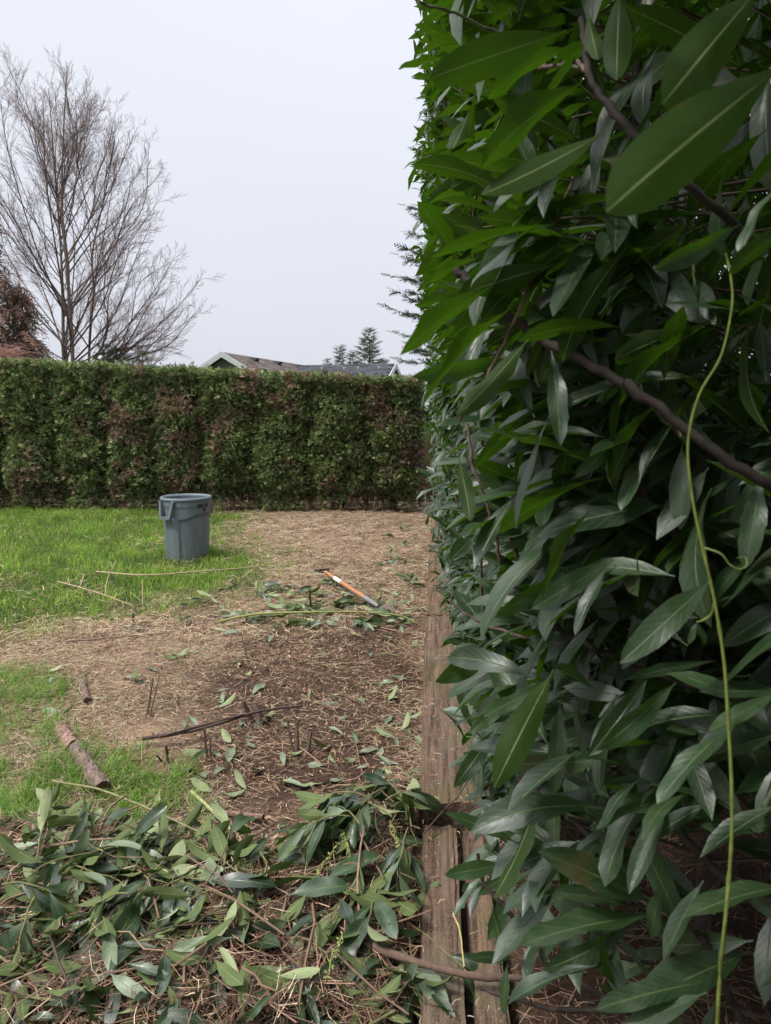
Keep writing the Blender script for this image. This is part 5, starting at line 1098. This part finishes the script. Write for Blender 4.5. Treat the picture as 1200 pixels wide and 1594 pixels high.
for k in range(7):
    px = rng.uniform(100, 330); py = rng.uniform(955, 1090); b = G(px, py); b[2] = float(gz(b[0], b[1])) + .04; an = rng.uniform(0, 6.28)
    sprig(b, (math.cos(an), math.sin(an), 0), rng.uniform(.14, .24), 5, rng.uniform(.09, .13), 'small cut laurel shoot lying along the rim of the lawn', .12, .1, group='cut laurel shoots along the lawn rim')
sprig(pz(5, 1275, .03), (-.6, .3, 0), .16, 6, .14, 'pale cut laurel leaves fanned out on the grass', .05, .0)
# loose leaves
def loose(px, py, label, group, size=(.085, .15), pil=0.0, face=None, ang=None):
    b = G(px, py, .05 if pil else 0); b[2] = float(gz(b[0], b[1])) + (.012 if b[1] < 4.6 else .032) + rng.uniform(0, pil); an = rng.uniform(0, 6.28) if ang is None else ang
    nn = np.array([0, 0, 1.0]) + rng.normal(0, .22 + pil * 3, 3); nn = nn if (face if face is not None else rng.random() < .55) else -nn
    o = leaf_obj('fallen_leaf', (CUTM if pil and rng.random() < .75 else PALEM)[int(rng.integers(NV))], b, (math.cos(an), math.sin(an), rng.normal(.06, .08 + pil)), nn, rng.uniform(*size), wx=rng.uniform(1.0, 1.35)); tag(o, label, 'leaf', group)
la = 'single loose laurel leaf lying flat on the bare brown soil'; ga = 'loose leaves on the bare soil'
for k in range(60): loose(rng.uniform(300, 655), 1010 + 240 * rng.random() ** .9, la, ga)
for k in range(26): loose(rng.uniform(585, 656), rng.uniform(1060, 1260), la, ga)
lb = 'loose laurel leaf in the strewn belt of cuttings by the tool'
for k in range(84): loose(340 + 322 * ((k * .618) % 1), rng.normal(948, 26), lb, 'loose leaves in the strewn belt')
lc = 'loose laurel leaf lying on the thin grass or lawn rim'
for k in range(26): loose(rng.uniform(5, 330), rng.uniform(960, 1320), lc, 'loose leaves on the thin grass')
for px, py, an in ((443, 1195, 1.9), (331, 1208, 1.3), (306, 1215, 2.0), (372, 1128, 1.5), (290, 1130, 2.2), (430, 1290, 1.0)): loose(px, py, la, ga, (.12, .14), 0, True, an)
ld2 = 'loose laurel leaf lying on top of the near brush pile'
for k in range(88):
    px = rng.uniform(0, 655); lo = np.interp(px, [0, 150, 330, 440, 520, 600, 650], [1330, 1335, 1360, 1410, 1350, 1330, 1320]); py = rng.uniform(lo, 1600); loose(px, py, ld2, 'loose leaves on the brush pile', (.11, .18), .06)
# leaf scraps too small or too many to count
n = 3200; x = rng.uniform(-2.8, -.03, n); y = rng.uniform(1.35, 10.6, n)
k = rng.random(n) < np.clip(.10 + .35 * np.exp(-((y - 5.6) / .5) ** 2), 0, 1) * (1 - m_pile(x, y)) * (1 - m_lawn(x, y)); x, y = x[k], y[k]; n = len(x)
n0 = len(x); x2 = rng.uniform(-2.5, -.04, 1700); y2 = rng.uniform(1.2, 2.6, 1700); HOLLOW = gxy([(400, 1430), (500, 1400), (655, 1380), (668, 1640), (330, 1640)]); k = (m_pile(x2, y2) > .5) & ~(inpoly(x2, y2, HOLLOW) & (rng.random(1700) < .75)); x = np.concatenate([x, x2[k]]); y = np.concatenate([y, y2[k]]); n = len(x)
an = rng.uniform(0, 6.28, n); nn = np.array([0, 0, 1.0]) + rng.normal(0, .45, (n, 3)); nn[rng.random(n) < .4] *= -1
pl = m_pile(x, y); Bx = np.stack([x, y, gz(x, y) + np.where(y > 4.5, .028, .008) - pl * .006 + pl * rng.uniform(0, .05, n)], -1); Dx = np.stack([np.cos(an), np.sin(an), rng.normal(0, .14, n)], -1); Lx = np.where(pl > .5, rng.uniform(.09, .17, n), rng.uniform(.02, .06, n)); vx = rng.integers(0, NV, n); rx_ = rng.random(n)
a = Acc(); s_ = slice(n0, None); leaf_mass(a, Bx[s_], Dx[s_], nn[s_], Lx[s_], TF, vx[s_], rx_[s_]); o = a.build('heaped_leaves', M['cut'], None, True); tag(o, 'dark laurel leaves matted together at the bottom of the brush pile', 'leaves', kind='stuff')
a = Acc(); s_ = slice(0, n0); leaf_mass(a, Bx[s_], Dx[s_], nn[s_], Lx[s_], TL, vx[s_], rx_[s_])
o = a.build('leaf_scraps', M['pale'], None, True); tag(o, 'small scraps of laurel leaf mixed into the litter', 'leaf scraps', kind='stuff')
# fine twigs strewn over pile and soil
n = 700; x = rng.uniform(-2.4, -.05, n); y = rng.uniform(1.3, 9.5, n); k = rng.random(n) < np.clip(.30 + m_pile(x, y), 0, 1) * (1 - .8 * m_lawn(x, y)); x = np.concatenate([x[k], rng.uniform(-1.3, -.05, 130)]); y = np.concatenate([y[k], rng.uniform(1.4, 2.45, 130)]); n = len(x)
an = rng.uniform(0, 6.28, n); ln = rng.uniform(.08, .38, n); tt = np.linspace(-.5, .5, 4); c = np.stack([x, y, gz(x, y) + .012 + m_pile(x, y) * rng.uniform(0, .085, n)], -1)
pth = c[:, None] + np.stack([np.cos(an), np.sin(an), rng.normal(0, .10, n)], -1)[:, None] * (tt[None] * ln[:, None])[:, :, None] + rng.normal(0, .008, (n, 4, 3)); pth[:, :, 2] = np.maximum(pth[:, :, 2], gz(pth[:, :, 0], pth[:, :, 1]) + .004)
V, F = tubes(pth, np.tile(rng.uniform(.0014, .0042, (n, 1)), (1, 4)) * np.array([1.15, 1.05, 1, .8]), 4); a = Acc(); a.add(V, F, np.repeat(pal(n, [(.15, .095, .065), (.22, .135, .09), (.09, .058, .045), (.27, .18, .12), (.15, .15, .065)]), 16, 0))
o = a.build('fine_twigs', M['twig'], None, True); tag(o, 'fine broken twigs strewn over soil and brush pile', 'twigs', kind='stuff')
# yellow green flower spikes among the clump by the tie
for k, (px, py) in enumerate([(540, 1365), (510, 1395), (615, 1352), (520, 1560)]):
    b = pz(px, py, .10); t = empty('flower_spike', b); tag(t, 'yellow green laurel flower spike in the brush pile', 'flower spike', 'flower spikes in the brush pile'); an = rng.uniform(.2, 2.9); d = np.array([math.cos(an), math.sin(an), .08]); s = np.array([d * f * .14 for f in np.linspace(-.5, .5, 6)]) + rng.normal(0, .004, (6, 3))
    a = Acc(); tube_acc(a, s, .0016, 5, (.22, .25, .08)); a.build('stalk', M['twig'], t, True); a = Acc()
    for q in range(26):
        p = s[0] + (s[-1] - s[0]) * (q / 26); r = norm(rng.normal(0, 1, 3)); tube_acc(a, np.array([p, p + r * .006, p + r * .012]), np.array([.0008, .003, .001]), 4, (.24, .27, .09))
    o = a.build('buds', M['twig'], t, True); o['kind'] = 'stuff'

if 0: print('tris', sum(sum(len(p.vertices) - 2 for p in m.polygons) if len(m.polygons) < 2000 else int(len(m.loops) - 2 * len(m.polygons)) for m in bpy.data.meshes))
